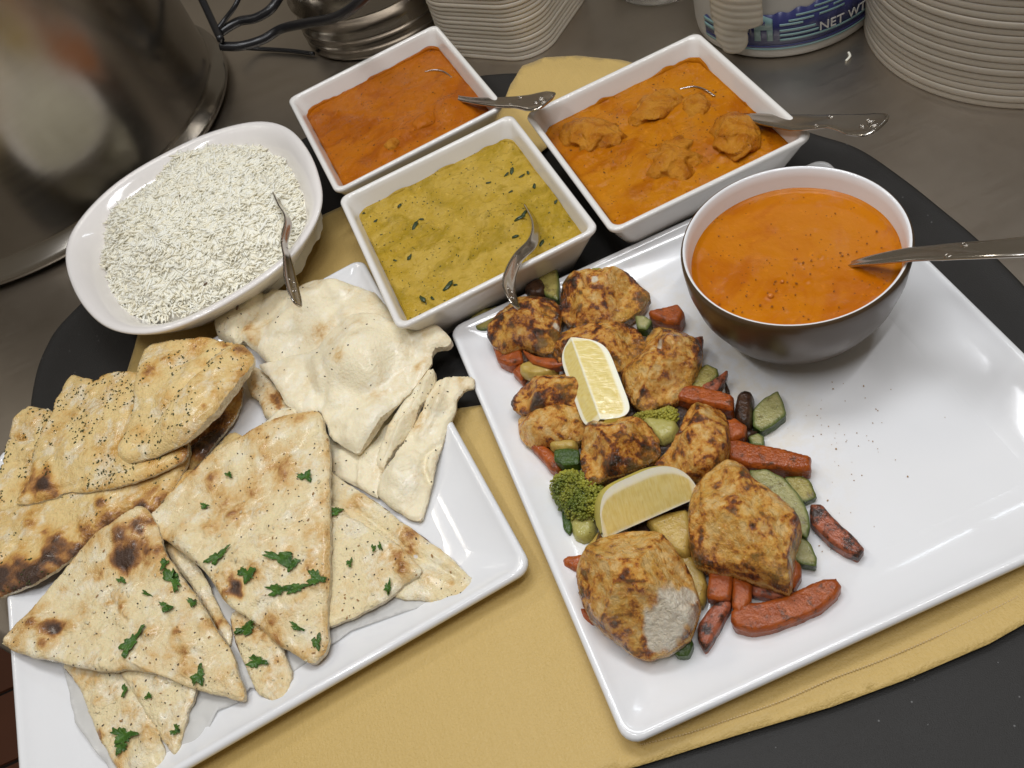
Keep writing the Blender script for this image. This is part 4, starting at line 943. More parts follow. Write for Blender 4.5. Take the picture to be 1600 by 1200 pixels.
# cilantro leaves draped on the breads
BV = BVHTree.FromPolygons([Vector(v) for v in ALLV], ALLF)
def drape(px, py):
    d = c_f+c_r*(px-800)/F_PX-c_u*(py-600)/F_PX; d = Vector(d).normalized()
    h, nr, i, dist = BV.ray_cast(Vector(c_o), d)
    return (np.array(h), np.array(nr)) if h is not None else (None, None)
def leaf(px, py, L, W_, ang, label, seed):
    rs = np.random.RandomState(seed); n = 42; pts = []; ph = rs.uniform(0, 6)
    for k in range(n):
        a = 2*math.pi*k/n
        r = .66+.20*math.cos(3*a+ph)+.13*math.cos(5*a+ph*2)+.10*math.cos(11*a+seed)+rs.uniform(-.06, .06)
        pts.append((r*math.cos(a), r*math.sin(a)))
    R_ = np.array(pts); rings = []
    V, nrm = [], []
    ca, sa = math.cos(ang), math.sin(ang)
    for s_ in (0.02, .35, .7, 1.):
        for x, y in R_*s_:
            x_, y_ = x*L, y*W_; p = drape(px+x_*ca-y_*sa, py+x_*sa+y_*ca)
            if p[0] is None:
                p = drape(px, py)
                if p[0] is None: return
            lift = -.0000+.0006+.0030*(vn(np.array([[x_*.12, y_*.12]]), 1.3, seed)[0])*s_
            V.append(p[0]+np.array([0, 0, lift]))
    V = np.array(V); m = len(V); Vb = V-np.array([0, 0, .0004])
    Fc = []
    for k in range(3):
        for i in range(n): j = (i+1) % n; Fc.append((k*n+i, (k+1)*n+i, (k+1)*n+j, k*n+j))
    Fc.append(tuple(range(n)))
    Fb = [tuple(m+i for i in reversed(f)) for f in Fc]
    Fs = [(3*n+(i+1) % n, 3*n+i, m+3*n+i, m+3*n+(i+1) % n) for i in range(n)]
    o = obj('cilantro_leaf', np.concatenate([V, Vb]), Fc+Fb+Fs, LEAF)
    tag(o, label, 'cilantro leaf', 'chopped cilantro leaves on the stuffed flatbreads')
T1, T2 = 'the central triangle', 'the front-left triangle'
for k, (px, py, L, W_, an, lab) in enumerate([
    (479, 745, 15, 10, -.1, 'frilly leaf near the upper right edge of the central triangle'),
    (440, 873, 32, 13, .25, 'long curved cilantro leaf across the middle of the central triangle'),
    (457, 882, 14, 14, .9, 'broad end of cilantro below the long curved leaf on the central triangle'),
    (387, 898, 18, 15, .3, 'dark cilantro leaf just above the brown scorch mark'),
    (341, 871, 26, 9, -.6, 'thin dark cilantro sprig on the left side of the central triangle'),
    (435, 923, 22, 12, -.05, 'glossy cilantro leaf right of the brown scorch mark'),
    (464, 920, 24, 9, -.25, 'narrow cilantro leaf joining two others low on the central triangle'),
    (495, 905, 17, 16, .5, 'bright cilantro leaf at the right edge of the central triangle'),
    (465, 981, 16, 6, .6, 'forked cilantro stem near the bottom tip of the central triangle'),
    (497, 1005, 9, 15, .2, 'small dark cilantro scrap at the bottom tip of the central triangle'),
    (321, 792, 8, 6, .2, 'tiny cilantro piece at the upper left of the central triangle'),
    (360, 744, 7, 5, .1, 'tiny green scrap near the golden upper edge of the central triangle'),
    (385, 985, 24, 10, -.45, 'cilantro leaf where the central triangle overlaps the orange-banded point'),
    (403, 1035, 20, 12, -.15, 'curled cilantro leaf on the orange-banded flatbread point'),
    (272, 905, 15, 26, -.5, 'large wilted cilantro leaf on the right side of the front-left triangle'),
    (258, 882, 8, 14, .2, 'dark upper cilantro tip beside the large wilted leaf'),
    (262, 950, 14, 9, .6, 'pointed cilantro leaf in the middle of the front-left triangle'),
    (303, 942, 12, 8, .4, 'small cilantro leaf near the right edge of the front-left triangle'),
    (206, 1005, 34, 11, -.95, 'longest dark cilantro sprig, slanting down the front-left triangle'),
    (312, 1058, 12, 22, .35, 'upright cilantro leaf near the front edge of the front-left triangle'),
    (192, 908, 8, 6, 0, 'little round cilantro scrap near the scorched part of the front-left triangle'),
    (230, 928, 10, 4, .5, 'thin cilantro shred left of the pointed leaf on the front-left triangle'),
    (195, 1150, 24, 17, .1, 'big frilly cilantro leaf on the lowest front flatbread strip'),
    (190, 1168, 14, 13, 1.2, 'lower lobe of the big cilantro leaf on the lowest front strip'),
    (278, 1142, 9, 12, .6, 'small dark cilantro leaf on the little triangle'),
    (234, 1089, 9, 5, -.5, 'tiny cilantro leaf near the top of the little triangle'),
    (197, 1080, 6, 14, .1, 'narrow cilantro shred between the strip and the little triangle'),
    (608, 920, 7, 15, .1, 'upright cilantro leaf on the golden-tipped right triangle'),
    (527, 800, 12, 9, -.5, 'cilantro leaf at the upper left corner of the golden-tipped triangle'),
    (548, 881, 6, 9, .2, 'blackened herb fleck in the middle of the golden-tipped triangle'),
    (585, 858, 4, 8, -.2, 'short green shred near the top edge of the golden-tipped triangle'),
    (595, 855, 4, 8, -.2, 'second short green shred, closer to the right rim of the golden-tipped triangle')]):
    leaf(px, py, L*1.05, W_*1.05, an, lab, 100+k)

# ------------------------------------------------------------------ vegetables and chicken on the right plate
GV = 'roast vegetables on the right plate'
def veg(name, cat, label, mat, pts, z, th, side=None, **kw):
    kw.setdefault('edge', .004); kw.setdefault('lip', .35); kw.setdefault('namp', .0008); kw.setdefault('rough_edge', .7)
    o = sheet(name, c5(pts), z, th, mat, sidemat=side, crumb_side=False, addbvh=False, res=2.6, **kw); tag(o, label, cat, GV); return o
# carrots
cz = .012
K = [
 ('carrot_stick', 'carrot wedge poking out beside the top chicken piece', CARROT, [(575, 185), (610, 175), (660, 165), (676, 188), (662, 222), (620, 215), (580, 200)], .014, .014),
 ('carrot_stick', 'carrot baton with squared end beside the blackened eggplant', CARROT, [(650, 402), (700, 393), (760, 405), (815, 422), (813, 465), (745, 450), (690, 440), (655, 432)], .018, .014),
 ('carrot_stick', 'blunt carrot end just below the blackened eggplant', CARROT, [(780, 490), (820, 482), (852, 505), (846, 532), (810, 545), (780, 535)], .018, .012),
 ('carrot_stick', 'thick carrot baton pointing right across the white plate', CARROT, [(790, 545), (830, 548), (880, 560), (940, 570), (1033, 594), (1032, 632), (1000, 636), (930, 628), (860, 622), (800, 600)], .013, .014),
 ('carrot_stick', 'charred carrot stick lying apart at the far right', CARROT_B, [(1028, 722), (1060, 722), (1100, 765), (1150, 810), (1183, 848), (1165, 873), (1130, 858), (1085, 830), (1030, 775)], .0115, .010),
 ('carrot_stick', 'largest curved carrot slab at the lower right of the pile', CARROT, [(808, 1025), (850, 1005), (900, 1000), (960, 985), (1010, 960), (1060, 940), (1100, 935), (1117, 958), (1105, 985), (1060, 1025), (1000, 1052), (930, 1078), (870, 1088), (820, 1075), (805, 1050)], .0115, .013),
 ('carrot_stick', 'pointed carrot sliver between the round chicken piece and the carrot slab', CARROT_B, [(715, 1060), (745, 1015), (780, 985), (808, 975), (806, 1010), (780, 1060), (735, 1137), (712, 1100)], .0115, .011),
 ('carrot_stick', 'square-ended carrot piece under the edge of the large chicken piece', CARROT, [(745, 905), (812, 920), (805, 990), (775, 993), (738, 985)], .017, .010),
 ('carrot_stick', 'short carrot piece tucked below the large chicken piece', CARROT, [(810, 925), (868, 945), (862, 1000), (830, 1030), (808, 1010)], .015, .010),
 ('carrot_stick', 'carrot stub at the right corner of the large chicken piece', CARROT, [(965, 860), (1003, 895), (1005, 925), (985, 960), (955, 955)], .014, .012),
 ('carrot_stick', 'flat carrot strip in the shade of the large chicken piece', CARROT_B, [(860, 945), (920, 940), (985, 955), (980, 980), (920, 985), (868, 975)], .013, .008),
 ('carrot_stick', 'small carrot tip sticking out left of the round chicken piece', CARROT, [(333, 880), (350, 868), (395, 866), (420, 880), (400, 925), (360, 905), (338, 898)], .0125, .012),
 ('carrot_stick', 'slanting carrot baton left of the green zucchini cube', CARROT, [(232, 542), (268, 540), (300, 570), (335, 608), (325, 636), (300, 628), (270, 590), (245, 565)], .0125, .012),
 ('carrot_stick', 'dark-edged carrot chunk below the upper left chicken piece', CARROT, [(133, 272), (180, 270), (218, 285), (225, 322), (180, 333), (150, 318)], .014, .012),
 ('carrot_stick', 'thin orange carrot ribbon between two chicken pieces', CARROT, [(215, 278), (260, 300), (345, 308), (350, 328), (290, 330), (240, 315)], .026, .008),
 ('carrot_stick', 'rounded carrot end low on the left side of the round chicken piece', CARROT, [(375, 1008), (400, 1015), (430, 1045), (420, 1065), (385, 1048)], .013, .010),
 ('carrot_stick', 'slender carrot tip beside the curled zucchini strip', CARROT_B, [(720, 380), (760, 358), (796, 336), (790, 362), (765, 395), (730, 410)], .020, .007),
 ('carrot_stick', 'carrot corner peeking out behind the right chicken piece', CARROT_B, [(700, 245), (728, 240), (722, 275), (700, 270)], .018, .008),
 ('carrot_stick', 'carrot scrap at the left edge above the layered chicken', CARROT, [(188, 345), (215, 320), (230, 350), (215, 372)], .013, .010)]
for k, (nm, lab, mt, pts, z, th) in enumerate(K):
    veg(nm, 'carrot', lab, mt, pts, z, th, seed=200+k, edge=.0030, lip=.72, namp=.0009, smoothcut=.1)
Zc = [
 ('zucchini wedge at the top left corner of the pile', [(68, 195), (110, 168), (150, 162), (165, 185), (140, 225), (95, 230), (75, 215)], .012, .010, ZUCC),
 ('zucchini strip standing behind the two top chicken pieces', [(262, 75), (290, 55), (318, 60), (325, 100), (322, 150), (290, 140), (265, 110)], .016, .012, ZUCC),
 ('pale green zucchini half slice lying clear of the pile', [(868, 455), (900, 420), (938, 400), (950, 425), (962, 468), (930, 495), (892, 515), (866, 500)], .0115, .009, ZUCC_P),
 ('small zucchini bit below the pale half slice', [(852, 528), (882, 518), (900, 530), (898, 556), (865, 553)], .0115, .008, ZUCC_P),
 ('large round zucchini slice leaning on the large chicken piece', [(855, 622), (900, 618), (950, 640), (990, 680), (1020, 730), (1030, 780), (1020, 815), (980, 790), (930, 740), (870, 680)], .018, .007, ZUCC_P),
 ('browned zucchini slice under the end of the thick carrot baton', [(955, 640), (1000, 635), (1030, 650), (1048, 695), (1010, 712), (980, 690)], .012, .006, ZUCC),
 ('zucchini slice with dark rind at the right of the large chicken piece', [(975, 830), (1010, 810), (1030, 830), (1048, 870), (1046, 896), (1000, 888), (975, 870)], .013, .008, ZUCC_P),
 ('bright green zucchini cube left of the centre chicken piece', [(308, 568), (345, 563), (380, 568), (380, 608), (335, 612), (310, 600)], .022, .010, ZRIND),
 ('small dark zucchini end under the front of the round chicken piece', [(630, 1115), (690, 1090), (702, 1115), (688, 1150), (655, 1150)], .0115, .009, ZRIND),
 ('curled pale zucchini strip behind the right chicken piece', [(688, 385), (705, 350), (735, 322), (768, 335), (772, 355), (745, 385), (705, 405)], .018, .008, ZUCC),
 ('zucchini slice glimpsed between the top chicken and the right chicken', [(535, 190), (565, 190), (585, 205), (570, 230), (545, 225)], .020, .010, ZUCC_P),
 ('zucchini rind edge behind the broccoli stem', [(330, 740), (350, 720), (360, 780), (352, 808), (335, 790)], .0115, .009, ZRIND)]
for k, (lab, pts, z, th, mt) in enumerate(Zc):
    veg('zucchini_slice', 'zucchini', lab, mt, pts, z, th, ZRIND, seed=240+k, edge=.0012, lip=.85, namp=.0009, smoothcut=.12)
for k, (lab, pts, z, th, mt, nm) in enumerate([
 ('yellow potato cube under the orange carrot ribbon', [(208, 320), (260, 310), (320, 325), (310, 350), (240, 360), (210, 345)], .020, .010, POTATO, 'potato_piece'),
 ('yellow potato piece above the green zucchini cube', [(290, 540), (330, 532), (370, 535), (372, 565), (320, 568), (295, 560)], .018, .010, POTATO, 'potato_piece'),
 ('flat yellow potato piece in the gap between the two front chicken pieces', [(560, 760), (640, 740), (690, 730), (700, 800), (690, 870), (640, 860), (590, 800)], .020, .010, POTATO, 'potato_piece'),
 ('potato edge in the deep gap below the lower lemon wedge', [(640, 850), (700, 860), (740, 930), (735, 1000), (700, 1010), (680, 930)], .014, .010, POTATO, 'potato_piece'),
 ('browned potato crumb below the broccoli stem', [(385, 850), (420, 810), (445, 780), (450, 830), (430, 870), (400, 880)], .015, .010, POTATO, 'potato_piece'),
 ('blackened eggplant stub between the carrot baton and the pale zucchini', [(815, 445), (825, 415), (845, 404), (870, 412), (870, 445), (866, 500), (840, 512), (818, 492)], .013, .014, SEARED, 'eggplant_piece'),
 ('dark seared eggplant at the top behind the upper left chicken', [(220, 115), (245, 92), (275, 85), (290, 110), (280, 135), (235, 138)], .018, .013, SEARED, 'eggplant_piece'),
 ('dark eggplant skin in the gap left of the upper chicken pair', [(190, 285), (230, 275), (260, 300), (235, 330), (200, 320)], .014, .010, SEARED, 'eggplant_piece'),
 ('thin burnt sliver right of the curled zucchini strip', [(785, 365), (792, 360), (803, 405), (796, 412)], .012, .004, SEARED, 'eggplant_piece'),
 ('dark seared piece under the thick carrot baton', [(850, 500), (890, 508), (860, 530), (820, 535), (815, 515)], .0115, .007, SEARED, 'eggplant_piece'),
 ('dark layer added under the centre of the pile as shade in its gaps', [(330, 300), (480, 300), (620, 400), (780, 520), (860, 640), (820, 850), (700, 940), (560, 860), (460, 700), (360, 520)], .0115, .010, SEARED, 'eggplant_piece')]):  # last entry: added dark sheet, its colour stands in for shade between pieces
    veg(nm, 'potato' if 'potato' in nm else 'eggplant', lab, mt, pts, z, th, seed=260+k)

GK = 'roast chicken pieces on the right plate'
def chick(label, pts, z, H, seed, browns=(), bumps=(), creases=(), pales=(), edge=.009, bb=.36, eb=.34, under=.016, brn=.26, **kw):
    H *= 1.12
    bb += .02; eb *= .8; browns = [(x, y, r*.8, a*.85) for x, y, r, a in browns]
    b = [((x/1.8186+700), (y/1.8186+400), r/1.8186, a) for x, y, r, a in browns]
    bu = [((x/1.8186+700), (y/1.8186+400), r/1.8186, a) for x, y, r, a in bumps]
    crs = [([(x/1.8186+700, y/1.8186+400) for x, y in P], w_, h_) for P, w_, h_ in creases]
    pl = [((x/1.8186+700), (y/1.8186+400), r/1.8186) for x, y, r in pales]
    o = sheet('chicken_piece', c5(pts), z, H, CHICK, edge=edge, lip=.08, namp=.0022, nsc=85, ridge=.0030, facet=8, seed=seed, browns=b, bumps=bu, creases=crs, pales=pl, basebrown=bb, edgebrown=eb, crumb_side=False, under=under, fiber=.0016, brn=brn, brnsc=120, res=2.3, addbvh=False, rough_edge=1.3, **kw)
    tag(o, label, 'chicken', GK); return o
chick('top chicken piece with a split in its browned face, nearest the green curry dish', [(316, 150), (322, 100), (350, 68), (400, 50), (450, 42), (500, 52), (540, 78), (578, 115), (560, 145), (535, 165), (500, 188), (450, 200), (400, 208), (345, 205), (322, 180)], .026, .016, 301,
      browns=[(350, 100, 45, .3), (560, 120, 40, .45), (470, 130, 25, .25), (390, 170, 40, .25), (330, 150, 30, .3), (520, 60, 20, .3)], creases=[([(395, 90), (405, 130)], .0016, -.007), ([(350, 80), (420, 60), (520, 80)], .002, .002)], pales=[(428, 105, 10)], bb=.28)
chick('upper left chicken piece with dark glazed top and hooked lower edge', [(112, 228), (128, 195), (145, 165), (180, 138), (240, 122), (300, 130), (322, 150), (322, 200), (315, 240), (300, 278), (265, 285), (235, 270), (205, 262), (180, 275), (160, 282), (130, 262)], .026, .016, 302,
      browns=[(260, 150, 45, .42), (300, 140, 25, .3), (150, 220, 30, .25), (245, 210, 18, .3), (290, 230, 35, .25), (125, 240, 20, .3)], creases=[([(130, 200), (210, 180), (300, 190)], .003, -.002)], pales=[(314, 215, 8)])
chick('dull browned chicken piece half hidden behind the upper lemon wedge', [(300, 250), (330, 210), (400, 200), (480, 200), (540, 205), (562, 240), (560, 275), (545, 300), (520, 325), (480, 330), (400, 330), (320, 300)], .024, .012, 303, browns=[(530, 240, 35, .4), (480, 270, 50, .15), (400, 210, 30, .15)], bb=.32)
chick('right chicken piece with a deep hole showing pale meat', [(492, 330), (510, 308), (540, 305), (560, 270), (562, 235), (590, 200), (640, 208), (690, 232), (726, 268), (722, 305), (705, 345), (680, 388), (645, 420), (600, 428), (570, 445), (530, 432), (505, 400), (498, 365)], .028, .018, 304,
      browns=[(640, 240, 30, .35), (700, 290, 30, .4), (560, 415, 30, .4), (600, 300, 30, .15), (530, 330, 25, .3), (620, 330, 40, -.12)], creases=[([(595, 275), (615, 300), (635, 305)], .0024, -.009), ([(720, 290), (690, 360), (640, 410)], .002, .002)], pales=[(603, 285, 14)], bb=.26)
chick('upper half of the layered chicken on the left with a charred ridge', [(176, 420), (195, 390), (212, 370), (260, 348), (320, 335), (370, 345), (400, 380), (420, 430), (380, 445), (320, 440), (260, 445), (215, 450), (190, 440)], .030, .011, 305,
      browns=[(180, 420, 25, .6), (260, 425, 30, .45), (340, 420, 30, .5), (400, 425, 25, .35), (240, 370, 30, .15)], bb=.30, edge=.012)
chick('paler lower half of the layered chicken on the left', [(200, 470), (215, 448), (260, 446), (340, 440), (400, 445), (425, 475), (410, 505), (380, 530), (330, 540), (270, 545), (225, 540), (205, 515)], .022, .013, 306, browns=[(380, 510, 30, .3), (330, 525, 30, .2)], bb=.18, eb=.2)
chick('centre chicken piece with a blackened lower edge, above the lower lemon wedge', [(378, 575), (382, 530), (392, 495), (430, 475), (480, 465), (530, 468), (575, 490), (602, 528), (606, 560), (585, 585), (540, 605), (490, 625), (440, 640), (400, 658), (385, 640), (380, 605)], .030, .017, 307,
      browns=[(540, 580, 50, .6), (470, 610, 40, .5), (410, 640, 35, .5), (560, 540, 30, .35), (500, 540, 22, .35), (420, 520, 30, .2), (400, 600, 30, .3)], creases=[([(440, 500), (480, 490), (540, 500)], .002, -.002), ([(400, 560), (500, 560), (590, 540)], .003, .002)], bb=.28)
chick('chicken piece with shredded fibres and a dark glazed spot, right of the centre piece', [(585, 590), (610, 565), (640, 540), (660, 510), (672, 470), (700, 440), (745, 432), (785, 448), (802, 490), (802, 540), (795, 585), (770, 615), (725, 640), (680, 640), (630, 622), (595, 612)], .028, .018, 308,
      browns=[(720, 510, 25, .55), (700, 540, 22, .5), (770, 470, 25, .4), (760, 530, 30, .2), (640, 570, 30, .2), (640, 600, 20, .2)], creases=[([(640, 560), (680, 520), (700, 470)], .002, -.003), ([(690, 600), (790, 570)], .002, .0015)], bb=.24)
chick('largest chicken piece, angular and golden with brown blotches, right of the lower lemon', [(685, 800), (688, 740), (696, 700), (720, 665), (760, 632), (800, 610), (835, 622), (860, 650), (880, 680), (920, 705), (960, 732), (990, 762), (1006, 792), (1000, 820), (988, 860), (980, 905), (975, 965), (945, 955), (900, 942), (850, 925), (800, 910), (750, 905), (705, 888), (690, 850)], .026, .031, 309,
      browns=[(850, 690, 35, .30), (800, 680, 25, .3), (900, 720, 20, .25), (770, 760, 25, .2), (990, 800, 25, .35), (950, 940, 40, .35), (760, 890, 60, .35), (700, 850, 30, .3), (880, 900, 40, .35), (700, 760, 30, .1)], creases=[([(790, 630), (860, 700), (990, 800)], .006, .003), ([(800, 640), (830, 760), (880, 900)], .008, .003)], edge=.010, bb=.20, pales=[(978, 905, 9)])
chick('round chicken piece with a white cut face, at the front corner of the plate', [(372, 925), (385, 895), (410, 870), (430, 838), (465, 815), (520, 800), (570, 800), (615, 815), (650, 850), (685, 900), (705, 950), (720, 995), (712, 1040), (694, 1085), (660, 1115), (610, 1138), (570, 1150), (530, 1138), (490, 1112), (445, 1075), (405, 1035), (380, 985)], .026, .036, 310,
      browns=[(430, 890, 30, .3), (460, 880, 22, .25), (420, 990, 40, .35), (600, 1040, 25, .25), (540, 1020, 40, .35), (570, 1080, 40, .3), (480, 1080, 50, .3), (520, 940, 40, .05), (620, 960, 30, .25), (560, 860, 60, -.22), (400, 930, 30, .3), (590, 1110, 30, .2), (700, 920, 20, .25)],
      creases=[([(420, 870), (470, 940), (560, 1010), (610, 1000)], .003, .0015)], pales=[(660, 1040, 52), (620, 1085, 50), (690, 1000, 26), (600, 1110, 26)], edge=.013, bb=.22)
chick('small stray chicken scrap next to the upper lemon wedge', [(298, 268), (315, 260), (330, 290), (325, 325), (308, 300)], .032, .006, 311, edge=.005)
chick('crisp chicken trimming between the broccoli stem and the round chicken piece', [(395, 860), (420, 830), (430, 790), (448, 765), (455, 800), (450, 840), (430, 880), (400, 895)], .022, .010, 312, edge=.006, bb=.5)

# ---- broccoli
def broccoli(label, head, stem, zc, hr, mat, seed, n=260, name='broccoli_floret'):
    rs = np.random.RandomState(seed)
    H = np.array(c5(head)); lo, hi = H.min(0), H.max(0); c = H.mean(0); root = empty(name, at(c[0], c[1], FLOOR_Z)); tag(root, label, 'broccoli', GV)
    bm = bmesh.new(); bmesh.ops.create_icosphere(bm, subdivisions=1, radius=1); BVs = np.array([v.co[:] for v in bm.verts]); BFs = [[v.index for v in f.verts] for f in bm.faces]; bm.free()
    V, Fc = [], []; q = 0
    Hs = smooth_poly(H, 2)
    while q < n:
        p = rs.uniform(lo, hi)
        if not inpoly(p[None], Hs)[0]: continue
        d = edist(p[None], Hs)[0]; z = zc+hr*math.sqrt(max(0, 1-(1-min(d/22., 1))**2))+rs.uniform(-.0012, .0008)
        X = at(p[0], p[1], zc); X[2] = z; r = rs.uniform(.0006, .0014)
        b = len(V); V += list(BVs*r*rs.uniform(.75, 1.2, (1, 3))+X); Fc += [tuple(i+b for i in f) for f in BFs]; q += 1
    tag(obj('floret_buds', V, Fc, mat, root), kind='stuff')
    sheet('bud_base', [tuple(c+(np.array(h)-c)*.93) for h in H], zc-.002, hr, mat, root, edge=.01, lip=.05, namp=.0012, nsc=180, crumb_side=False, under=.006, addbvh=False, seed=seed)
    if stem:
        sheet('stem', c5(stem), zc-.004, .009, STEM, root, edge=.005, lip=.2, namp=.0006, crumb_side=False, addbvh=False, seed=seed+1)
    return root
broccoli('dark green broccoli floret with a thick stem on the left side of the pile', [(290, 660), (302, 640), (330, 622), (370, 615), (410, 628), (440, 648), (452, 690), (440, 740), (415, 760), (380, 768), (350, 760), (318, 730), (300, 690)], [(345, 750), (420, 745), (425, 790), (395, 822), (362, 815), (352, 780)], .018, .014, BROC, 400, 950)
broccoli('yellow-green broccoli floret between the two middle chicken pieces', [(600, 445), (625, 432), (652, 440), (655, 465), (640, 478), (610, 475), (560, 470), (520, 475), (530, 455), (570, 445)], [(545, 470), (600, 470), (650, 475), (660, 500), (640, 530), (610, 545), (580, 520)], .026, .008, BROC_Y, 410, 420)
broccoli('bit of broccoli top showing behind the top chicken piece', [(388, 55), (400, 42), (430, 38), (452, 45), (450, 60), (400, 66)], None, .024, .006, BROC_Y, 420, 130)

# ---- lemon wedges
def lemon(label, P0, P1, V1, V2_, seed, sq=(6, 3)):
    P0, P1 = np.array(P0), np.array(P1); mid = (P0+P1)/2; ax = (P1-P0)/2; V1, V2_ = np.array(V1), np.array(V2_)
    root = empty('lemon_wedge', mid+np.array([0, 0, -.01])); tag(root, label, 'lemon')
    ns, nt, nr = 41, 12, 26
    ss_ = np.linspace(-1, 1, ns)
    f = lambda s: max(.02, (1-abs(s)**(sq[1] if s > 0 else sq[0])))**.5
    # rind (thin shell)
    rings = []
    V = []; Fc = []
    for s in ss_:
        for j in range(nt):
            t_ = j/(nt-1); d = V1*(1-t_)+V2_*t_; L1 = np.linalg.norm(V1)*(1-t_)+np.linalg.norm(V2_)*t_; d = d/np.linalg.norm(d)*L1
            V.append(mid+ax*s+d*f(s)*1.0)
    Fc = [(i*nt+j, i*nt+j+1, (i+1)*nt+j+1, (i+1)*nt+j) for i in range(ns-1) for j in range(nt-1)]
    obj('rind', V, Fc, LEMONR, root)
    for D in (V1, V2_):
        V = []; pith = []
        for s in ss_:
            for j in range(nr):
                r = j/(nr-1); V.append(mid+ax*s*(1-.0*r)+D*f(s)*r*.999)
                edge_ = r > .86; mem = max(0, 1-abs(r-.0)/.07); e2 = abs(s) > .9
                pith.append(min(1, (1 if r > .86 else max(0, (r-.79)/.07))+mem*.9+(1 if e2 else 0)*.6))
        Fc = [(i*nr+j, i*nr+j+1, (i+1)*nr+j+1, (i+1)*nr+j) for i in range(ns-1) for j in range(nr-1)]
        V = np.array(V); nn = np.cross(ax, D); nn /= np.linalg.norm(nn)
        V += nn*((vn(V, 350, seed, 2)-.5)*.0005*(1-np.array(pith)))[:, None]
        obj('cut_face', V, Fc, LEMONF, root, attrs={'pith': pith, 'along': [v for v in ss_ for j in range(nr)], 'outward': [j/(nr-1) for i in range(ns) for j in range(nr)]})
    return root
q0, q1 = at(892, 527, .050), at(938, 655, .042)
midq = (q0+q1)/2; rm = at(968, 590, .044); lm = at(893, 612, .036)
lemon('upper lemon wedge lying lengthwise across the chicken, two cut faces showing', q0, q1, rm-midq, lm-midq, 1, (7, 7))
q0, q1 = at(944, 842, .034), at(1094, 776, .036)
midq = (q0+q1)/2; rm = at(1000, 738, .060); lm = at(985, 772, .026)
lemon('lower lemon wedge standing on its edge with the curved rind uppermost', q0, q1, rm-midq, lm-midq, 2, (6, 2.4))

# spice dust on the right plate
SV, SF = [], []
for cx, cy, sx, sy, cnt in [(820, 630, 22, 30, 60), (890, 850, 30, 30, 90), (1000, 1060, 60, 25, 50), (1250, 760, 70, 60, 70), (1330, 900, 50, 40, 30), (800, 560, 20, 25, 45), (950, 1040, 25, 40, 30), (1050, 1070, 60, 20, 30), (1310, 680, 50, 60, 30), (870, 780, 16, 40, 70), (1180, 820, 60, 60, 60), (1060, 1080, 90, 25, 60), (840, 700, 14, 50, 60), (1150, 1000, 80, 40, 50)]:
    for k in range(cnt):
        px, py = RS.normal(cx, sx), RS.normal(cy, sy)
        p = at(px, py, .0112); lc = p[:2]-np.array(cR)
        if abs(lc[0]) > .12 or abs(lc[1]) > .125: continue
        flake(SV, SF, p, RS.uniform(.0002, .0006) if RS.rand() < .96 else .0008, RS.uniform(0, 3), .0002, n=5, el=1.2, seed=k)
tag(obj('spice_dust', SV, SF, SPICE), 'brown spice grains sprinkled on the right plate round the vegetables', 'spice', kind='stuff')

# ------------------------------------------------------------------ background things
# nested square plastic containers (rounded corners)
def container_proto(kind, c, ang, mat, label, group, size, cr, pitch):
    if kind == 'square':
        R_ = lambda ins, z: xf(np.c_[rrect(size-2*ins, size-2*ins, max(.008, cr-ins), 8), np.full(len(rrect(size-2*ins, size-2*ins, max(.008, cr-ins), 8)), z)], (0, 0), 0)
    else:
        def R_(ins, z):
            t_ = np.linspace(0, 2*np.pi, 96, endpoint=False); return np.c_[(size/2-ins)*np.cos(t_), (size/2-ins)*np.sin(t_), np.full(96, z)]
    k = pitch/.0052
    prof = [(.0030, .0002), (.0004, .0003*k), (0, .0018*k), (.0004, .0036*k), (.0009, .0049*k), (.0050, .0051*k), (.0058, .007), (.011, .040), (.0125, .043), (.016, .0445)]
    V, Fc = loft([R_(i, z) for i, z in prof], False, True)
    e = empty('plastic_container', (c[0], c[1], 0)); e.rotation_euler = (0, 0, ang); tag(e, label, 'container', group)
    PO[e.name] = (0, 0, 0)
    o = obj('container_body', V, Fc, mat, e, recenter=False)
    return e, o
def stack(kind, c, ang, mat, lab_top, group, size, cr, n, pitch):
    e, b = container_proto(kind, c, ang, mat, lab_top, group, size, cr, pitch)
    e['label'] = lab_top.replace('upturned', 'lowest upturned').replace('nested in', 'at the foot of')
    for k in range(1, n):
        e2 = e.copy(); COL.objects.link(e2); b2 = b.copy(); COL.objects.link(b2); b2.parent = e2
        e2['label'] = lab_top; e2.location = (c[0]+RS.uniform(-.0004, .0004), c[1]+RS.uniform(-.0004, .0004), k*pitch); e2.rotation_euler = (0, 0, ang+RS.uniform(-.004, .004))
stack('square', (.1745, .942), math.radians(-47), PLAST, 'upturned white square plastic container nested in the tall stack behind the dishes', 'nested square containers', .148, .040, 26, .0052)
stack('round', (.578, .600), 0, PLAST2, 'upturned frosted round plastic container nested in the wide stack at the right', 'nested round containers', .292, 0, 34, .0062)
# clear cup stack at the top
CLEAR = NT('clear_plastic').out(base=(.75, .72, .66), rough=.08, trans=.75, ior=1.3)
V, Fc = loft(lathe([(.050, .002), (.056, .001), (.0585, .004), (.057, .007), (.0595, .010), (.058, .014), (.0610, .018), (.0595, .023), (.063, .028), (.061, .034), (.066, .05), (.072, .09), (.074, .12), (.0725, .12), (.070, .09), (.064, .05), (.058, .012), (.05, .006)], (.345, .893), 64))
tag(obj('clear_cup', V, Fc, CLEAR), 'clear ribbed plastic tub standing behind the right curry dish', 'tub')

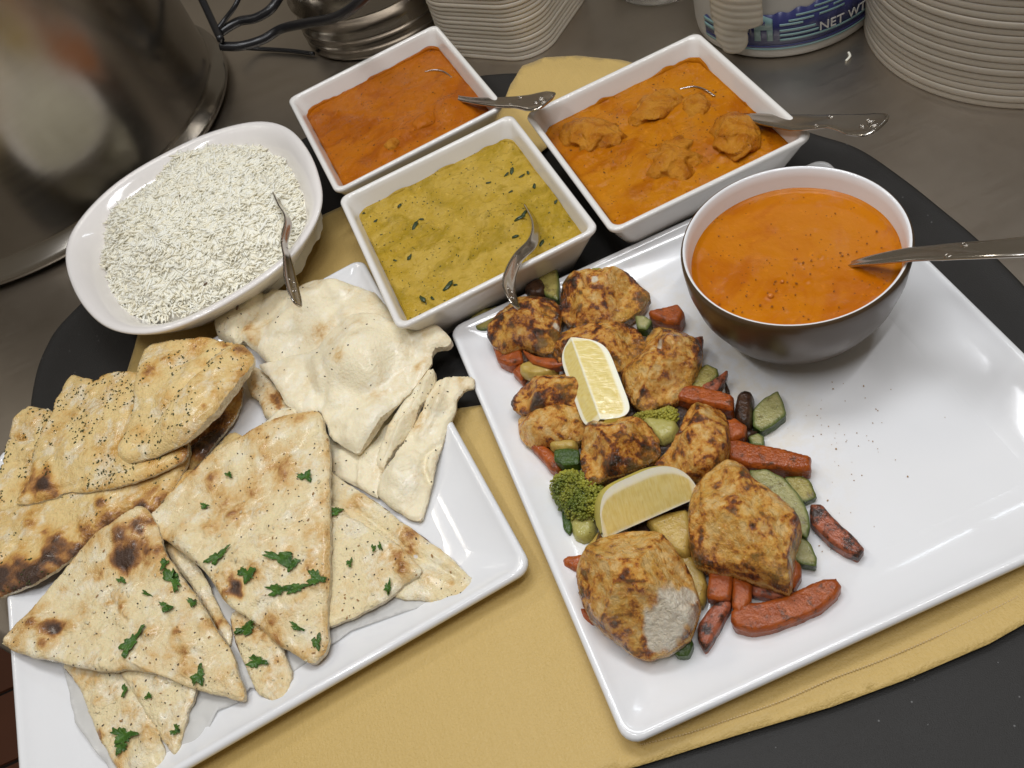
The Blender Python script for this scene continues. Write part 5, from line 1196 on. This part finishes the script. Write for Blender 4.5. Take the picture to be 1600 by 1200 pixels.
# printed tub
tb = (.4165, .7545); tr = .0905
tub = empty('food_tub', (tb[0], tb[1], 0)); tag(tub, 'large white plastic tub with blue printed band and net weight lettering', 'tub')
V, Fc = loft(lathe([(.082, .0015), (.088, .0005), (.0905, .003), (.0915, .010), (.0925, .05), (.096, .14), (.098, .19), (.101, .192), (.101, .20), (.096, .20), (.094, .14), (.09, .05), (.086, .006)], tb, 96))
obj('tub_body', V, Fc, TUBW, tub)
def band(name, a0, a1, zf0, zf1, mat, off=.0007, n=60, parent=tub):
    V = []; Fc = []
    for i in range(n+1):
        t_ = i/n; a = math.radians(a0+(a1-a0)*t_)
        for z in (zf0(t_) if callable(zf0) else zf0, zf1(t_) if callable(zf1) else zf1):
            r = .0915+.0010*(z-.01)/.04+.0037*max(0, (z-.05))/.09*1.0+off
            for o_ in (0, .0004): V.append((tb[0]+(r+o_)*math.cos(a), tb[1]+(r+o_)*math.sin(a), z))
    for i in range(n):
        b = i*4; Fc += [(b+1, b+5, b+7, b+3), (b, b+2, b+6, b+4), (b, b+4, b+5, b+1), (b+2, b+3, b+7, b+6)]
    Fc += [(0, 1, 3, 2), (n*4, n*4+2, n*4+3, n*4+1)]
    return obj(name, V, Fc, mat, parent)
def top_edge(t_):
    a = -176+136*t_
    return .033+.003*math.sin(a*.5) if a < -140 else (.050 if a < -126 else .050+.0075*math.sin((a+126)*.035)+.0015*math.sin(a*.6)+.006*max(0, (a+100)/60))
band('printed_band', -176, -40, .0175, top_edge, BLUE, .0005, 120)
band('teal_line', -176, -40, .0118, .0138, TEAL, .0006)
band('printed_band', -176, -40, .0142, .0168, BLUE, .0006)
for z in (.0235, .0300):
    band('teal_line', -176, -165, z-.001, z+.0035, TEAL, .0011, 8)
for z, a0, a1 in ((.0215, -123, -40), (.0265, -123, -101), (.0315, -123, -103), (.0375, -123, -110), (.0410, -118, -104), (.0415, -101, -86), (.0460, -114, -96), (.0465, -93, -72), (.0510, -104, -80), (.0360, -70, -40), (.0300, -70, -40)):
    band('teal_line', a0, a1, z, z+.0021, TEAL, .0011, 24)
band('printed_house', -137.5, -133.8, .0225, .046, TEAL, .0013, 4); band('printed_house', -130.2, -126.8, .0225, .046, TEAL, .0013, 4)
band('printed_house', -137.5, -126.8, .0345, lambda t_: .046+.004*(1-abs(t_*2-1)), TEAL, .0015, 10)
band('printed_window', -133.0, -131.0, .040, .044, BLUE, .0021, 3)
def wrap_text(txt, ang0, z, size, mat, parent):
    cu = bpy.data.curves.new('lettering', 'FONT'); cu.body = txt; cu.size = size; cu.extrude = .0003; cu.resolution_u = 3; cu.space_character = 1.05
    to = bpy.data.objects.new('lettering_source', cu); COL.objects.link(to); bpy.context.view_layer.update()
    me = bpy.data.meshes.new_from_object(to.evaluated_get(bpy.context.evaluated_depsgraph_get()))
    V = np.array([v.co[:] for v in me.vertices]); Fc = [tuple(p.vertices) for p in me.polygons]
    bpy.data.objects.remove(to); bpy.data.meshes.remove(me)
    a = math.radians(ang0)+V[:, 0]/.094; r = .0940+V[:, 2]+.0016
    W_ = np.c_[tb[0]+r*np.cos(a), tb[1]+r*np.sin(a), z+V[:, 1]]
    return obj('lettering', W_, Fc, mat, parent, smooth=False)
wrap_text('NET WT 5', -101.5, .0262, .0125, PRINTW, tub)
# ribbed translucent scoop-shaped piece hanging in front of the tub
V = []; NX, NZ = 14, 40
sc0 = math.radians(-150)
for side_ in (0, 1):
    for i in range(NZ+1):
        z = .0145+.095*i/NZ; hw = .0185*min(1, math.sqrt(max(0, 1-(1-min((i+1.5)/8, 1))**2)))+.0085*min(1, max(0, (z-.040)/.006))
        for j in range(NX+1):
            u = -1+2*j/NX; a = sc0+(u*hw+.0065*min(1, max(0, (z-.040)/.006)))/.1; r = .1015+.0035*(z-.03)/.1+.005*(1-u*u)+.0007*math.cos(z/.0072*2*math.pi)-(.0008 if side_ else 0)
            V.append((tb[0]+r*math.cos(a), tb[1]+r*math.sin(a), z))
Fc = []; m = (NX+1)*(NZ+1)
for i in range(NZ):
    for j in range(NX):
        a = i*(NX+1)+j; Fc.append((a, a+1, a+NX+2, a+NX+1)); Fc.append((m+a, m+a+NX+1, m+a+NX+2, m+a+1))
for i in range(NZ):
    for j in (0, NX):
        a = i*(NX+1)+j; b = a+NX+1; Fc.append((a, b, m+b, m+a))
for j in range(NX): Fc.append((j, m+j, m+j+1, j+1))
tag(obj('plastic_scoop', V, Fc, PLAST), 'ribbed white plastic scoop hanging against the front of the printed tub', 'scoop')

# stock pot
pc = (-.425, 1.118)
pot = empty('stock_pot', (pc[0], pc[1], 0)); tag(pot, 'large dull stainless stock pot standing behind the rice bowl', 'pot')
V, Fc = loft(lathe([(.225, .002), (.245, .0015), (.256, .004), (.2605, .009), (.2605, .013), (.258, .016), (.2475, .024), (.246, .030), (.2465, .12), (.2475, .30), (.250, .42), (.246, .42), (.244, .30), (.243, .03), (.235, .012)], pc, 160))
obj('pot_body', V, Fc, STEEL_POT, pot)
# welded side lug with a rivet where the cables bunch
V, Fc = lathe([(0, 0)], (0, 0)), None
# canister with ridges
cc = (.045, 1.085)
V, Fc = loft(lathe([(.090, .002), (.099, .001), (.1035, .003), (.104, .006), (.1005, .010), (.1045, .014), (.1045, .018), (.1005, .022), (.1045, .026), (.1045, .030), (.101, .034), (.101, .050), (.1055, .054), (.1055, .057), (.101, .062), (.103, .10), (.1055, .105), (.103, .11), (.103, .20), (.10, .20), (.10, .02), (.09, .01)], cc, 96))
tag(obj('steel_canister', V, Fc, STEEL_C), 'round steel canister with raised ridges behind the red-orange curry dish', 'canister')
# cables at the pot
def cable(label, pts, r):
    r *= 1.25
    V, Fc = tube([at(x, y, z) for x, y, z in pts], r, 12); tag(obj('black_cable', V, Fc, RUBBER), label, 'cable', 'black cables beside the pot')
cable('thickest black cable curving from the pot across the canister', [(345, 72, .075), (375, 72, .07), (410, 62, .065), (440, 45, .07), (480, 36, .09), (525, 27, .11), (560, 5, .13), (590, -25, .15)], .0042)
cable('black cable rising steeply from the pot to the top edge', [(345, 50, .08), (372, 34, .08), (400, 28, .08), (425, 12, .085), (445, -20, .09)], .0042)
cable('thin black cable standing nearly upright against the pot', [(338, 48, .085), (352, 30, .09), (368, 8, .10), (380, -20, .11)], .0022)
cable('thin dark line lying on the counter below the cables', [(358, 74, .02), (400, 76, .006), (450, 79, .004), (490, 84, .004)], .0022)  # thin dark line laid along the counter
cable('black cable leaving the pot at the far left of the bunch', [(345, 62, .085), (330, 30, .09), (316, 0, .10), (300, -30, .11)], .0035)
# grain of rice on the counter
V, Fc = tube([at(1322, 95, .001), at(1328, 88, .0015), at(1326, 82, .001)], .0012, 6); tag(obj('rice_grain', V, Fc, RICE), 'single grain of rice on the counter right of the tub', 'rice grain')
